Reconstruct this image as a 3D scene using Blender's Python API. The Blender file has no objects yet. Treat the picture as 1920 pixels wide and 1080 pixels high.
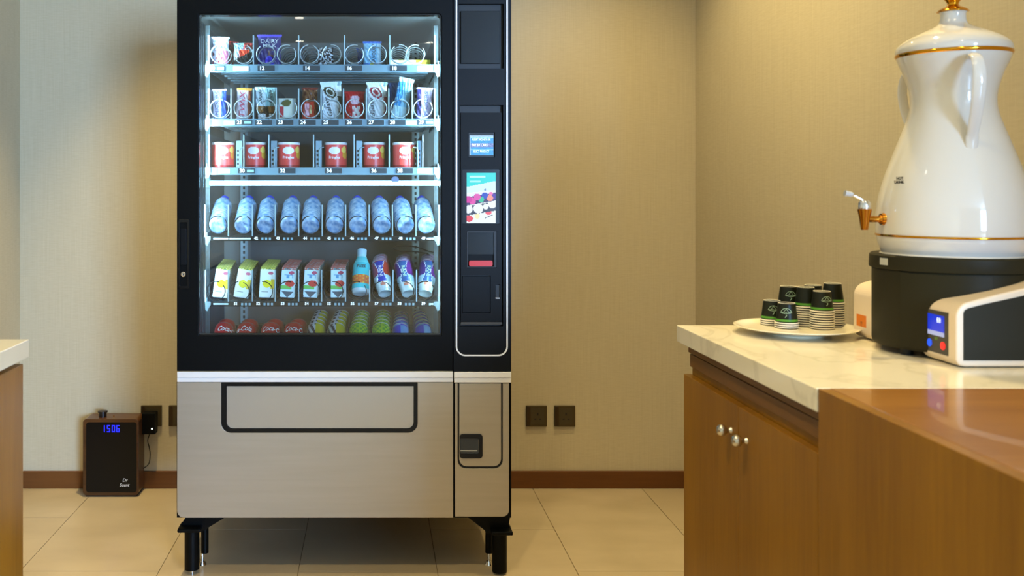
import bpy, bmesh, math, random
from mathutils import Vector, Matrix
random.seed(7)
S = bpy.context.scene
COL = S.collection
PI = math.pi
# ---------------------------------------------------------------- camera (lens-shifted, level)
F, PX, PY, H = 1860.0, 700.0, 352.0, 1.24
cd = bpy.data.cameras.new('camera'); cam = bpy.data.objects.new('camera', cd); COL.objects.link(cam)
cam.location = (0, 0, H); cam.rotation_euler = (PI/2, 0, 0)
cd.sensor_width = 36; cd.lens = 36*F/1920
cd.shift_x = (960-PX)/1920; cd.shift_y = (PY-540)/1920
cd.clip_start = .05
cd.dof.use_dof = True; cd.dof.focus_distance = 3.2; cd.dof.aperture_fstop = 4.8
S.camera = cam
# ---------------------------------------------------------------- world, exposure, lights
S.view_settings.view_transform = 'Standard'; S.view_settings.look = 'None'
S.view_settings.gamma = 1; S.view_settings.use_curve_mapping = False
S.view_settings.exposure = 0.0
W = bpy.data.worlds.new('world'); S.world = W; W.use_nodes = True
W.node_tree.nodes['Background'].inputs[0].default_value = (.75, .87, 1, 1)
W.node_tree.nodes['Background'].inputs[1].default_value = 1.0
WARM = (1, .77, .36)
COOL = (.38, .61, 1)
LED = (.55, .87, 1)
def light(name, kind, loc, target, energy, color, size=.1, size_y=None, spot=None, blend=.5, parent=None):
    l = bpy.data.lights.new(name, kind); l.energy = energy; l.color = color
    if kind == 'AREA':
        l.size = size
        if size_y: l.shape = 'RECTANGLE'; l.size_y = size_y
    else: l.shadow_soft_size = size
    if spot: l.spot_size = math.radians(spot); l.spot_blend = blend
    o = bpy.data.objects.new(name, l); COL.objects.link(o)
    d = Vector(target)-Vector(loc)
    o.rotation_euler = d.to_track_quat('-Z', 'Y').to_euler()
    o.location = loc
    if parent:
        o.parent = parent; o.location = Vector(loc)-worigin(parent)
    return o
def worigin(o):
    v = Vector((0, 0, 0))
    while o: v += o.location; o = o.parent
    return v
# daylight coming in through the window behind the camera, on the right
light('daylight', 'AREA', (3.3, -5.35, 1.55), (-.3, 4, 1.1), 860, COOL, 1.9, 2.1)
# ---------------------------------------------------------------- materials
def lin(c):
    if isinstance(c, str):
        c = c.lstrip('#'); c = [int(c[i:i+2], 16)/255 for i in (0, 2, 4)]
        return tuple(x/12.92 if x <= .04045 else ((x+.055)/1.055)**2.4 for x in c)
    return tuple(c[:3])
MATS = {}
def mat(name, color='#808080', rough=.5, metal=0, emit=None, es=1, spec=.5, noise=None, nscale=20, bump=0, stretch=(1, 1, 1), coat=0, trans=0, alpha=1):
    """principled material; noise = second colour mixed in by a noise; bump from the same noise"""
    if name in MATS: return MATS[name]
    m = bpy.data.materials.new(name); m.use_nodes = True; nt = m.node_tree
    b = nt.nodes['Principled BSDF']
    b.inputs['Base Color'].default_value = (*lin(color), 1)
    b.inputs['Roughness'].default_value = rough; b.inputs['Metallic'].default_value = metal
    b.inputs['Specular IOR Level'].default_value = spec; b.inputs['Coat Weight'].default_value = coat
    b.inputs['Transmission Weight'].default_value = trans; b.inputs['Alpha'].default_value = alpha
    if emit: b.inputs['Emission Color'].default_value = (*lin(emit), 1); b.inputs['Emission Strength'].default_value = es
    if noise or bump:
        tc = nt.nodes.new('ShaderNodeTexCoord'); mp = nt.nodes.new('ShaderNodeMapping'); no = nt.nodes.new('ShaderNodeTexNoise')
        mp.inputs['Scale'].default_value = stretch; no.inputs['Scale'].default_value = nscale; no.inputs['Detail'].default_value = 6
        nt.links.new(tc.outputs['Object'], mp.inputs[0]); nt.links.new(mp.outputs[0], no.inputs[0])
        if noise:
            cr = nt.nodes.new('ShaderNodeValToRGB')
            cr.color_ramp.elements[0].position = .3; cr.color_ramp.elements[1].position = .7
            cr.color_ramp.elements[0].color = (*lin(color), 1); cr.color_ramp.elements[1].color = (*lin(noise), 1)
            nt.links.new(no.outputs['Fac'], cr.inputs[0]); nt.links.new(cr.outputs[0], b.inputs['Base Color'])
        if bump:
            bp = nt.nodes.new('ShaderNodeBump'); bp.inputs['Strength'].default_value = bump; bp.inputs['Distance'].default_value = .002
            nt.links.new(no.outputs['Fac'], bp.inputs['Height']); nt.links.new(bp.outputs[0], b.inputs['Normal'])
    MATS[name] = m
    return m
def print_mat(name, rough=.35, trans=0, spec=.5, metal=0):
    """reads the printed colours of a wrapper or a can from the mesh"""
    if name in MATS: return MATS[name]
    m = mat(name, '#ffffff', rough, metal, spec=spec, trans=trans)
    a = m.node_tree.nodes.new('ShaderNodeAttribute'); a.attribute_name = 'Print'
    m.node_tree.links.new(a.outputs['Color'], m.node_tree.nodes['Principled BSDF'].inputs['Base Color'])
    return m
def wallpaper():
    m = mat('woven_wallpaper', '#c2b596', .85, spec=.2); nt = m.node_tree; b = nt.nodes['Principled BSDF']
    tc = nt.nodes.new('ShaderNodeTexCoord')
    def nz(sc, scale, det=4):
        mp = nt.nodes.new('ShaderNodeMapping'); n = nt.nodes.new('ShaderNodeTexNoise'); mp.inputs['Scale'].default_value = sc
        n.inputs['Scale'].default_value = scale; n.inputs['Detail'].default_value = det
        nt.links.new(tc.outputs['Object'], mp.inputs[0]); nt.links.new(mp.outputs[0], n.inputs[0]); return n
    v = nz((1, 1, .02), 230); h = nz((.12, .12, 1), 240)
    mx = nt.nodes.new('ShaderNodeMath'); mx.operation = 'ADD'
    nt.links.new(v.outputs['Fac'], mx.inputs[0]); nt.links.new(h.outputs['Fac'], mx.inputs[1])
    cr = nt.nodes.new('ShaderNodeValToRGB'); cr.color_ramp.elements[0].position = .35; cr.color_ramp.elements[1].position = .65
    hf = nt.nodes.new('ShaderNodeMath'); hf.operation = 'MULTIPLY'; hf.inputs[1].default_value = .5
    nt.links.new(mx.outputs[0], hf.inputs[0]); nt.links.new(hf.outputs[0], cr.inputs[0])
    cr.color_ramp.elements[0].color = (*lin('#c3b799'), 1); cr.color_ramp.elements[1].color = (*lin('#cdc2a5'), 1)
    nt.links.new(cr.outputs[0], b.inputs['Base Color'])
    bp = nt.nodes.new('ShaderNodeBump'); bp.inputs['Strength'].default_value = .12; bp.inputs['Distance'].default_value = .001
    nt.links.new(hf.outputs[0], bp.inputs['Height']); nt.links.new(bp.outputs[0], b.inputs['Normal'])
    return m
def wood(name, c1, c2, rough=.4, axis='z', scale=9, coat=0):
    m = mat(name, c1, rough, coat=coat, spec=.3); nt = m.node_tree; b = nt.nodes['Principled BSDF']
    tc = nt.nodes.new('ShaderNodeTexCoord'); mp = nt.nodes.new('ShaderNodeMapping')
    mp.inputs['Scale'].default_value = {'z': (1, 1, .07), 'x': (.07, 1, 1), 'y': (1, .07, 1)}[axis]
    n = nt.nodes.new('ShaderNodeTexNoise'); n.inputs['Scale'].default_value = scale; n.inputs['Detail'].default_value = 8; n.inputs['Distortion'].default_value = .6
    n2 = nt.nodes.new('ShaderNodeTexNoise'); n2.inputs['Scale'].default_value = scale*14; n2.inputs['Detail'].default_value = 3
    nt.links.new(tc.outputs['Object'], mp.inputs[0]); nt.links.new(mp.outputs[0], n.inputs[0]); nt.links.new(mp.outputs[0], n2.inputs[0])
    ad = nt.nodes.new('ShaderNodeMix'); ad.inputs[0].default_value = .35
    nt.links.new(n.outputs['Fac'], ad.inputs[2]); nt.links.new(n2.outputs['Fac'], ad.inputs[3])
    cr = nt.nodes.new('ShaderNodeValToRGB'); cr.color_ramp.elements[0].position = .33; cr.color_ramp.elements[1].position = .66
    cr.color_ramp.elements[0].color = (*lin(c1), 1); cr.color_ramp.elements[1].color = (*lin(c2), 1)
    nt.links.new(ad.outputs[0], cr.inputs[0]); nt.links.new(cr.outputs[0], b.inputs['Base Color'])
    bp = nt.nodes.new('ShaderNodeBump'); bp.inputs['Strength'].default_value = .12; bp.inputs['Distance'].default_value = .001
    nt.links.new(n2.outputs['Fac'], bp.inputs['Height']); nt.links.new(bp.outputs[0], b.inputs['Normal'])
    return m
def stone(name, c, vein, rough=.15, vs=2.2, amount=.35):
    m = mat(name, c, rough); nt = m.node_tree; b = nt.nodes['Principled BSDF']
    tc = nt.nodes.new('ShaderNodeTexCoord')
    n = nt.nodes.new('ShaderNodeTexNoise'); n.inputs['Scale'].default_value = vs; n.inputs['Detail'].default_value = 9; n.inputs['Distortion'].default_value = 1.6
    nt.links.new(tc.outputs['Object'], n.inputs[0])
    cr = nt.nodes.new('ShaderNodeValToRGB'); e = cr.color_ramp.elements
    e[0].position = .47; e[0].color = (*lin(c), 1); e[1].position = .53; e[1].color = (*lin(c), 1)
    k = e.new(.5); k.color = tuple(lin(c)[i]*(1-amount)+lin(vein)[i]*amount for i in range(3))+(1,)
    nt.links.new(n.outputs['Fac'], cr.inputs[0])
    n2 = nt.nodes.new('ShaderNodeTexNoise'); n2.inputs['Scale'].default_value = 3.5; n2.inputs['Detail'].default_value = 5
    nt.links.new(tc.outputs['Object'], n2.inputs[0])
    mx = nt.nodes.new('ShaderNodeMix'); mx.data_type = 'RGBA'; mx.blend_type = 'MULTIPLY'; mx.inputs[0].default_value = .35
    c2 = nt.nodes.new('ShaderNodeValToRGB'); c2.color_ramp.elements[0].position = .3; c2.color_ramp.elements[1].position = .7
    c2.color_ramp.elements[0].color = (.8, .79, .76, 1); c2.color_ramp.elements[1].color = (1, 1, 1, 1)
    nt.links.new(n2.outputs['Fac'], c2.inputs[0]); nt.links.new(cr.outputs[0], mx.inputs[6]); nt.links.new(c2.outputs[0], mx.inputs[7])
    nt.links.new(mx.outputs[2], b.inputs['Base Color'])
    return m
def thin_glass(name, tint=(.93, .98, 1), refl=1.0):
    m = bpy.data.materials.new(name); m.use_nodes = True; nt = m.node_tree; nt.nodes.clear()
    o = nt.nodes.new('ShaderNodeOutputMaterial'); t = nt.nodes.new('ShaderNodeBsdfTransparent'); g = nt.nodes.new('ShaderNodeBsdfGlossy')
    fr = nt.nodes.new('ShaderNodeFresnel'); fr.inputs[0].default_value = 1.5; mx = nt.nodes.new('ShaderNodeMixShader')
    t.inputs[0].default_value = (*tint, 1); g.inputs['Roughness'].default_value = .005; g.inputs[0].default_value = (refl, refl, refl, 1)
    nt.links.new(fr.outputs[0], mx.inputs[0]); nt.links.new(t.outputs[0], mx.inputs[1]); nt.links.new(g.outputs[0], mx.inputs[2])
    nt.links.new(mx.outputs[0], o.inputs[0]); MATS[name] = m
    return m
M = dict(
    wall=wallpaper(), rearwall=mat('plain_paint', '#b9ad93', .9), ceil=mat('ceiling_paint', '#d9d2c4', .9),
    base=wood('baseboard_wood', '#5c3715', '#70461e', .45, 'x', 7),
    oak=wood('oak_veneer', '#794f0b', '#956611', .35, 'z', 7), oaktop=wood('oak_top_veneer', '#8a5a22', '#a26f2e', .28, 'x', 7, .3),
    oakrail=wood('oak_rail', '#5f3e16', '#76501f', .35, 'y', 7), stonetop=stone('quartz_top', '#efe6cd', '#b8ad92', amount=.28),
    grout=mat('grout', '#82704f', .9), black=mat('black_satin', '#040505', .45, spec=.12), blackg=mat('black_gloss', '#07090b', .25, spec=.3),
    column=mat('column_black', '#0a0d11', .42, spec=.15), colin=mat('column_inset_black', '#080a0c', .45, spec=.15), dark=mat('deep_black', '#040404', .5),
    window=mat('dark_window', '#141b20', .2, spec=.3), chrome=mat('chrome', '#e8e8e8', .12, 1), silver=mat('silver_satin', '#aca391', .38, .55, noise='#b1a897', nscale=60, stretch=(.06, 1, 1), bump=.05),
    strip=mat('silver_strip', '#ececea', .32, .2), liner=mat('machine_liner', '#64696b', .5, .3), rail=mat('tray_metal', '#6f8b9b', .32, .35),
    railw=mat('white_bracket', '#70848c', .4), clear=mat('clear_divider', '#6d7f88', .2, alpha=.25), wire=mat('coil_wire', '#aab4b8', .3, .6),
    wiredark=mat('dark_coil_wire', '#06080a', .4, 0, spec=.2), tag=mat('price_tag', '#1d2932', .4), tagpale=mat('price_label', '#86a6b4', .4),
    white=mat('white_print', '#f2f2f2', .5), led=mat('led_tube', '#ffffff', .4, emit='#d8f4ff', es=5), gold=mat('gold', '#e0a02a', .14, 1),
    copper=mat('polished_brass', '#cf8a2c', .16, 1), porcelain=mat('porcelain', '#dedbd3', .07, spec=.7, coat=.5), urnb=mat('charcoal_plastic', '#2a2718', .5, spec=.15),
    shell=mat('cream_plastic', '#f0dcc0', .32), plate=mat('cream_china', '#f0e6c8', .16, coat=.3), blue=mat('blue_print', '#3a4a92', .4),
    red=mat('red_print', '#c01822', .4), pale=mat('pale_grey_print', '#b9b9b0', .5), orange=mat('orange_sticker', '#e07a1c', .5),
    print=print_mat('printed_film'), printcan=print_mat('printed_can', .28, metal=.25), printplastic=print_mat('printed_plastic', .38, spec=.25),
    socket=mat('bronze_socket', '#4e4227', .4, .5), socketin=mat('bronze_socket_insert', '#4a4028', .5, .3), lime=mat('lime_print', '#9adf4f', .5), mint=mat('mint_print', '#c6e8c4', .5),
    walnut=wood('walnut', '#3a2310', '#5c3a1c', .35, 'x', 12, .2), glass=thin_glass('door_glass'),
    water=mat('clear_blue_plastic', '#d4e8fa', .14, trans=.25, noise='#5a92cc', nscale=60, bump=1), cap=mat('blue_cap', '#1b3fd0', .35),  # cloudy highlights of the bottles are mixed into the colour by noise
    ink=mat('dark_ink', '#20242a', .5),
)
# ---------------------------------------------------------------- object helpers
def tag(o, label=None, cat=None, group=None, kind=None):
    if label: o['label'] = label
    if cat: o['category'] = cat
    if group: o['group'] = group
    if kind: o['kind'] = kind
    return o
def thing(name, loc, label, cat, group=None, rot=None):
    o = bpy.data.objects.new(name, None); COL.objects.link(o); o.empty_display_size = .05
    o.location = loc
    if rot: o.rotation_euler = rot
    return tag(o, label, cat, group)
def obj(name, bm, m, parent=None, local=False, smooth=False, label=None, bevel=0, seg=2):
    """links a bmesh as one object; world coordinates unless local"""
    if isinstance(bm, bmesh.types.BMesh):
        me = bpy.data.meshes.new(name)
        if not local and parent: bmesh.ops.translate(bm, verts=bm.verts, vec=-worigin(parent))
        bmesh.ops.recalc_face_normals(bm, faces=bm.faces)
        bm.to_mesh(me); bm.free()
    else: me = bm
    for x in (m if isinstance(m, (list, tuple)) else [m]): me.materials.append(x)
    if smooth:
        for p in me.polygons: p.use_smooth = True
    o = bpy.data.objects.new(name, me); COL.objects.link(o)
    if parent: o.parent = parent
    if label: o['label'] = label
    if bevel:
        b = o.modifiers.new('bevel', 'BEVEL'); b.width = bevel; b.segments = seg; b.limit_method = 'ANGLE'
    if smooth and not bevel:
        me.set_sharp_from_angle(angle=math.radians(40))
    return o
def BM(): return bmesh.new()
def box(bm, x0, x1, y0, y1, z0, z1):
    r = bmesh.ops.create_cube(bm, size=1)
    for v in r['verts']:
        v.co = Vector(((x0+x1)/2+v.co.x*(x1-x0), (y0+y1)/2+v.co.y*(y1-y0), (z0+z1)/2+v.co.z*(z1-z0)))
    return bm
def BX(*a): return box(BM(), *a)
def pw(x, y, Y): return Vector(((x-PX)*Y/F, Y, H-(y-PY)*Y/F))      # where a sight line meets the plane at depth Y
def R(x0, y0, x1, y1, Y, d, bm=None):
    """box whose front face at depth Y spans the given rectangle, d metres thick behind (negative: in front)"""
    a = pw(x0, y0, Y); b = pw(x1, y1, Y)
    return box(bm or BM(), a.x, b.x, min(Y, Y+d), max(Y, Y+d), b.z, a.z)
def rr(x0, z0, x1, z1, rad, k=6):
    """rounded rectangle, radii (tl, tr, br, bl), counter-clockwise seen from the front"""
    if not isinstance(rad, (tuple, list)): rad = (rad,)*4
    tl, tr, br, bl = [max(r, 1e-5) for r in rad]
    P = []
    for cx, cz, r, a0 in ((x0+bl, z0+bl, bl, PI), (x1-br, z0+br, br, 1.5*PI), (x1-tr, z1-tr, tr, 0), (x0+tl, z1-tl, tl, .5*PI)):
        for i in range(k+1):
            a = a0+i*.5*PI/k; P.append((cx+r*math.cos(a), cz+r*math.sin(a)))
    return P
def rrp(x0, y0, x1, y1, Y, rad, k=6):
    """rounded rectangle from picture corners at depth Y, radii in pixels"""
    a = pw(x0, y0, Y); b = pw(x1, y1, Y); s = Y/F
    rad = tuple(r*s for r in (rad if isinstance(rad, (tuple, list)) else (rad,)*4))
    return rr(a.x, b.z, b.x, a.z, rad, k)
def prism(P, y0, y1, bm=None):
    bm = bm or BM()
    A = [bm.verts.new((x, y0, z)) for x, z in P]; B = [bm.verts.new((x, y1, z)) for x, z in P]
    bm.faces.new(A); bm.faces.new(B[::-1]); n = len(P)
    for i in range(n): bm.faces.new((A[i], B[i], B[(i+1) % n], A[(i+1) % n]))
    return bm
def ring(PO, PI_, y0, y1, bm=None):
    bm = bm or BM(); n = len(PO)
    L = [[bm.verts.new((x, y, z)) for x, z in P] for P, y in ((PO, y0), (PI_, y0), (PI_, y1), (PO, y1))]
    for i in range(n):
        j = (i+1) % n
        for k in range(4):
            a, b = L[k], L[(k+1) % 4]; bm.faces.new((a[i], b[i], b[j], a[j]))
    return bm
def cyl(bm, p, q, r, r2=None, n=16, cap=True):
    p, q = Vector(p), Vector(q); d = q-p; L = d.length
    M_ = Matrix.Translation((p+q)/2) @ d.to_track_quat('Z', 'Y').to_matrix().to_4x4()
    bmesh.ops.create_cone(bm, cap_ends=cap, segments=n, radius1=r, radius2=r if r2 is None else r2, depth=L, matrix=M_)
    return bm
def tube(pts, r, n=6, bm=None, closed=False):
    bm = bm or BM(); pts = [Vector(p) for p in pts]; rings = []
    up = Vector((0, 0, 1))
    prev = None
    for i, p in enumerate(pts):
        t = (pts[min(i+1, len(pts)-1)]-pts[max(i-1, 0)]).normalized()
        if prev is None: a = t.orthogonal().normalized()
        else:
            a = prev-t*prev.dot(t); a.normalize()
        prev = a; b = t.cross(a)
        rr_ = r[i] if isinstance(r, (list, tuple)) else r
        rings.append([bm.verts.new(p+(a*math.cos(2*PI*k/n)+b*math.sin(2*PI*k/n))*rr_) for k in range(n)])
    for A, B in zip(rings, rings[1:]):
        for k in range(n): bm.faces.new((A[k], A[(k+1) % n], B[(k+1) % n], B[k]))
    bm.faces.new(rings[0][::-1]); bm.faces.new(rings[-1])
    return bm
def lathe(prof, n=32, cx=0, cy=0, bm=None):
    """surface of revolution; prof = [(r, z)...]"""
    bm = bm or BM(); rings = []
    for r, z in prof:
        if r < 1e-5: rings.append([bm.verts.new((cx, cy, z))])
        else: rings.append([bm.verts.new((cx+r*math.cos(2*PI*k/n), cy+r*math.sin(2*PI*k/n), z)) for k in range(n)])
    for A, B in zip(rings, rings[1:]):
        for k in range(n):
            a, a2 = A[k % len(A)], A[(k+1) % len(A)]; b, b2 = B[k % len(B)], B[(k+1) % len(B)]
            vs = []
            for v in (a, a2, b2, b):
                if v not in vs: vs.append(v)
            if len(vs) > 2: bm.faces.new(vs)
    return bm
def smooth_prof(pts, sub=5):
    out = []
    n = len(pts)
    for i in range(n-1):
        p0, p1, p2, p3 = pts[max(i-1, 0)], pts[i], pts[i+1], pts[min(i+2, n-1)]
        for k in range(sub):
            t = k/sub
            out.append(tuple(.5*((2*p1[j])+(-p0[j]+p2[j])*t+(2*p0[j]-5*p1[j]+4*p2[j]-p3[j])*t*t+(-p0[j]+3*p1[j]-3*p2[j]+p3[j])*t**3) for j in (0, 1)))
    out.append(pts[-1]); return out
def surf_mesh(name, surfs):
    """mesh from coloured grids: surfs = [(pos(u,v), colour(u,v), nu, nv)]; colours go to the Print attribute"""
    V, Fc, C = [], [], []
    for pos, colf, nu, nv in surfs:
        b = len(V)
        for j in range(nv+1):
            for i in range(nu+1): V.append(tuple(pos(i/nu, j/nv)))
        for j in range(nv):
            for i in range(nu):
                a = b+j*(nu+1)+i; Fc.append((a, a+1, a+nu+2, a+nu+1)); C.append(lin(colf((i+.5)/nu, (j+.5)/nv)))
    me = bpy.data.meshes.new(name); me.from_pydata(V, [], Fc)
    at = me.color_attributes.new('Print', 'FLOAT_COLOR', 'CORNER'); buf = []
    for p, c in zip(me.polygons, C): buf += [*c, 1.0]*len(p.vertices)
    at.data.foreach_set('color', buf)
    bm = BM(); bm.from_mesh(me); bmesh.ops.remove_doubles(bm, verts=bm.verts, dist=1e-6); bmesh.ops.recalc_face_normals(bm, faces=bm.faces)
    bm.to_mesh(me); bm.free()
    return me
def smooth3(P, sub=6):
    out = []
    for i in range(len(P)-1):
        p0, p1, p2, p3 = P[max(i-1, 0)], P[i], P[i+1], P[min(i+2, len(P)-1)]
        for k in range(sub):
            t = k/sub; out.append(.5*((2*p1)+(p2-p0)*t+(2*p0-5*p1+4*p2-p3)*t*t+(3*p1-p0-3*p2+p3)*t**3))
    return out+[P[-1]]
_txt = {}
def text(name, s, size, m, parent, loc, local=False, shear=0, rot=(PI/2, 0, 0), ext=.0002, sx=1, bold=.0):
    """flat lettering centred on loc"""
    key = (s, size, shear, sx, m.name, ext, bold)
    if key not in _txt:
        cu = bpy.data.curves.new(name, 'FONT'); cu.body = s; cu.size = size; cu.align_x = 'CENTER'; cu.align_y = 'CENTER'
        cu.shear = shear; cu.extrude = ext; cu.offset = bold; cu.resolution_u = 2; cu.space_line = .8
        t = bpy.data.objects.new('t', cu); COL.objects.link(t)
        dg = bpy.context.evaluated_depsgraph_get(); me = bpy.data.meshes.new_from_object(t.evaluated_get(dg))
        COL.objects.unlink(t); bpy.data.objects.remove(t)
        me.transform(Matrix.Diagonal((sx, 1, 1, 1))); me.materials.clear(); me.materials.append(m); _txt[key] = me
    o = bpy.data.objects.new(name, _txt[key]); COL.objects.link(o)
    if parent: o.parent = parent
    o.location = Vector(loc)-(worigin(parent) if parent and not local else Vector()); o.rotation_euler = rot
    return o
def bent(o, rad):
    """wraps flat lettering round an upright cylinder of radius rad centred on its parent"""
    me = o.data.copy(); o.data = me
    for v in me.vertices:
        a = v.co.x/rad; q = rad+v.co.z
        v.co = Vector((q*math.sin(a), v.co.y, q*math.cos(a)-rad))
    return o
def copy_tree(o, parent=None):
    c = o.copy(); COL.objects.link(c)
    if parent: c.parent = parent
    for ch in list(o.children): copy_tree(ch, c)
    return c
def structure(name, bm, m, **k): return tag(obj(name, bm, m, **k), kind='structure')
# ---------------------------------------------------------------- the room
WY, CZ, RY = 4.10, 2.80, -5.5
XL, XR, XFAR = -1.461, 1.331, 5.2
structure('wall_back', BX(XL-.1, XR+.3, WY, WY+.12, 0, CZ), M['wall'])
structure('wall_left', BX(XL-.12, XL, RY, WY, 0, CZ), M['wall'])
XR2 = XR+.06*(WY-.6)
def quadprism(P, z0, z1):
    bm = BM(); A = [bm.verts.new((x, y, z0)) for x, y in P]; B = [bm.verts.new((x, y, z1)) for x, y in P]
    bm.faces.new(A[::-1]); bm.faces.new(B); n = len(P)
    for i in range(n): bm.faces.new((A[i], A[(i+1) % n], B[(i+1) % n], B[i]))
    return bm
structure('wall_right', quadprism([(XR, WY), (XR2, .6), (XR2+.15, .6), (XR+.15, WY)], 0, CZ), M['wall'])
structure('wall_right_return', BX(XR2+.15, XFAR, .6, .75, 0, CZ), M['rearwall'])
structure('wall_far_right', BX(XFAR, XFAR+.12, RY, .75, 0, CZ), M['rearwall'])
bm = BX(XL, 2.2, RY-.12, RY, 0, CZ); box(bm, 4.4, XFAR, RY-.12, RY, 0, CZ); box(bm, 2.2, 4.4, RY-.12, RY, 0, .45); box(bm, 2.2, 4.4, RY-.12, RY, 2.65, CZ)
structure('wall_rear', bm, M['rearwall'])
w1 = structure('window_1', ring(rr(2.2, .45, 4.4, 2.65, 0), rr(2.27, .52, 4.33, 2.58, 0), RY-.1, RY-.03), M['strip'])
obj('mullion', BX(3.27, 3.33, RY-.09, RY-.04, .52, 2.58), M['strip'], w1)
obj('pane', BX(2.27, 4.33, RY-.07, RY-.064, .52, 2.58), M['glass'], w1)
structure('ceiling', BX(XL-.12, XFAR+.12, RY-.12, WY+.12, CZ, CZ+.1), M['ceil'])
fl = structure('floor', BX(XL-.12, XFAR+.12, RY-.12, WY+.12, -.1, -.0025), M['grout'])
TM = []
for i in range(4):
    t = mat('floor_tile_%d' % i, ['#b5a486', '#b2a082', '#b8a789', '#b3a384'][i], .34, noise=['#c5b496', '#c1b092', '#bfae8f', '#c7b699'][i], nscale=3.2, stretch=(1, 1.6, 1)); TM.append(t)
ci = 0
x = -1.143-.45*1
while x < XFAR:
    y = (3.208 if ci % 2 else 3.598)-.9*11
    if ci == 0: y += .13
    while y < WY:
        x0, x1, y0, y1 = max(x, XL), min(x+.45, XFAR), max(y, RY), min(y+.9, WY)
        if x0 > XR2-.1: y1 = min(y1, .6)
        if x1-x0 > .01 and y1-y0 > .01:
            obj('tile', BX(x0+.0012, x1-.0012, y0+.0012, y1-.0012, -.0025, 0), random.choice(TM), fl)
        y += .9
    x += .45; ci += 1
structure('baseboard_back', BX(XL+.014, XR-.006, WY-.014, WY, 0, .071), M['base'], bevel=.002)
structure('baseboard_left', BX(XL, XL+.014, 2.4, WY-.0145, 0, .071), M['base'], bevel=.002)
structure('baseboard_right', quadprism([(XR-.002, WY-.0145), (XR+.06*(WY-2.6)-.001, 2.6), (XR+.06*(WY-2.6)-.015, 2.6), (XR-.016, WY-.0145)], 0, .071), M['base'])
# ceiling downlights
def downlight(x, y, e, where, spot=95, tgt=None, rad=.045, size=.03):
    t = thing('ceiling_light', (x, y, CZ), 'small round recessed ceiling downlight '+where, 'ceiling light', 'recessed downlights in the ceiling')
    obj('trim_ring', lathe([(rad+.012, -.004), (rad+.012, 0), (rad, 0), (rad, -.006), (rad+.012, -.004)], 24), M['white'], t, local=True)
    obj('diffuser', lathe([(0, -.001), (rad, -.001), (rad, -.0005), (0, -.0005)], 24), mat('lamp_diffuser', '#ffffff', .5, emit='#fff0d8', es=25), t, local=True)
    if e: light('bulb', 'SPOT', (x, y, CZ-.02), tgt or (x, y, 0), e, WARM, size, spot=spot, blend=.9, parent=t)
downlight(.85, 3.36, 95, 'near the back wall, right of the machine', 105)
downlight(-.78, 3.50, 210, 'near the back wall, left of the machine', 66)
downlight(1.12, 2.55, 88, 'over the right counter', 100)
downlight(-.15, 1.55, 105, 'in front of the machine', 110)
downlight(1.0, .95, 38, 'over the wooden block of the right counter', 100)
downlight(-1.1, 1.6, 36, 'over the left counter', 100)
downlight(-.68, -2.76, 110, 'behind the camera', 110)
downlight(-.78, -4.2, 110, 'near the rear wall, left one', 110)
downlight(.6, -4.3, 110, 'near the rear wall, right one', 110)
downlight(2.8, -1.8, 60, 'in the middle of the hall', 110)
# ---------------------------------------------------------------- vending machine
YF, YT = 3.15, 3.27
XM0, XM1 = (331-PX)*YF/F, (959-PX)*YF/F
ZB, ZT, YB = H-(971-PY)*YF/F, 1.87, 3.95
vm = thing('vending_machine', ((XM0+XM1)/2, YF, 0), 'tall black and silver snack and drink vending machine with a lit glass front', 'vending machine')
ztp = PY-(ZT-H)*F/YF       # picture row of the machine top
def part(name, bm, m, parent=None, **k): return obj(name, bm, m, parent or vm, **k)
# cabinet shell with an open display chamber
XI0, XI1 = (352-PX)*YF/F, (848-PX)*YF/F
ZI0 = H-(690-PY)*YF/F
bm = BM()
box(bm, XM0, XI0, YF+.05, YB, ZB, ZT); box(bm, XI1, XM1, YF+.05, YB, ZB, ZT); box(bm, XI0, XI1, YF+.05, YB, 1.82, ZT)
box(bm, XI0, XI1, YB-.05, YB, ZI0, 1.82); box(bm, XI0, XI1, YF+.05, YB, ZB, ZI0-.02)
part('cabinet_body', bm, M['black'])
bm = BM(); e = .004
box(bm, XI0, XI0+e, YF+.052, YB-.05, ZI0, 1.816); box(bm, XI1-e, XI1, YF+.052, YB-.05, ZI0, 1.816)
box(bm, XI0+e, XI1-e, YB-.056, YB-.05, ZI0, 1.816); box(bm, XI0+e, XI1-e, YF+.052, YB-.056, ZI0-.018, ZI0); box(bm, XI0+e, XI1-e, YF+.052, YB-.056, 1.808, 1.816)
part('chamber_liner', bm, M['liner'])
# door: black frame around the glass
PO = rrp(331.5, ztp, 849, 696, YF, 0.5); PN = rrp(371, 25.5, 828.5, 630, YF, (4, 8, 3, 3))
door = part('glass_door', ring(PO, PN, YF, YF+.048), M['black'], bevel=.002)
obj('gasket', ring(rrp(371, 25.5, 828.5, 630, YF, (4, 8, 3, 3)), rrp(373, 27.5, 826.5, 628, YF, (4, 8, 3, 3)), YF+.006, YF+.045), M['blackg'], door)
obj('glass_pane', prism(rrp(372.5, 27, 827, 629, YF, (4, 8, 3, 3)), YF+.014, YF+.020), M['glass'], door)
obj('sill_strip', R(372, 625.5, 827, 629.5, YF+.010, .004), mat('sill_metal', '#4a473c', .3, .6), door)
# interior frame edge just behind the glass
bm = R(375.5, 45, 378, 625, YF+.05, .012); R(379.5, 45, 381.5, 625, YF+.05, .012, bm)
obj('edge_channel', bm, mat('edge_metal', '#22363e', .3, .5), door)
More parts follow.
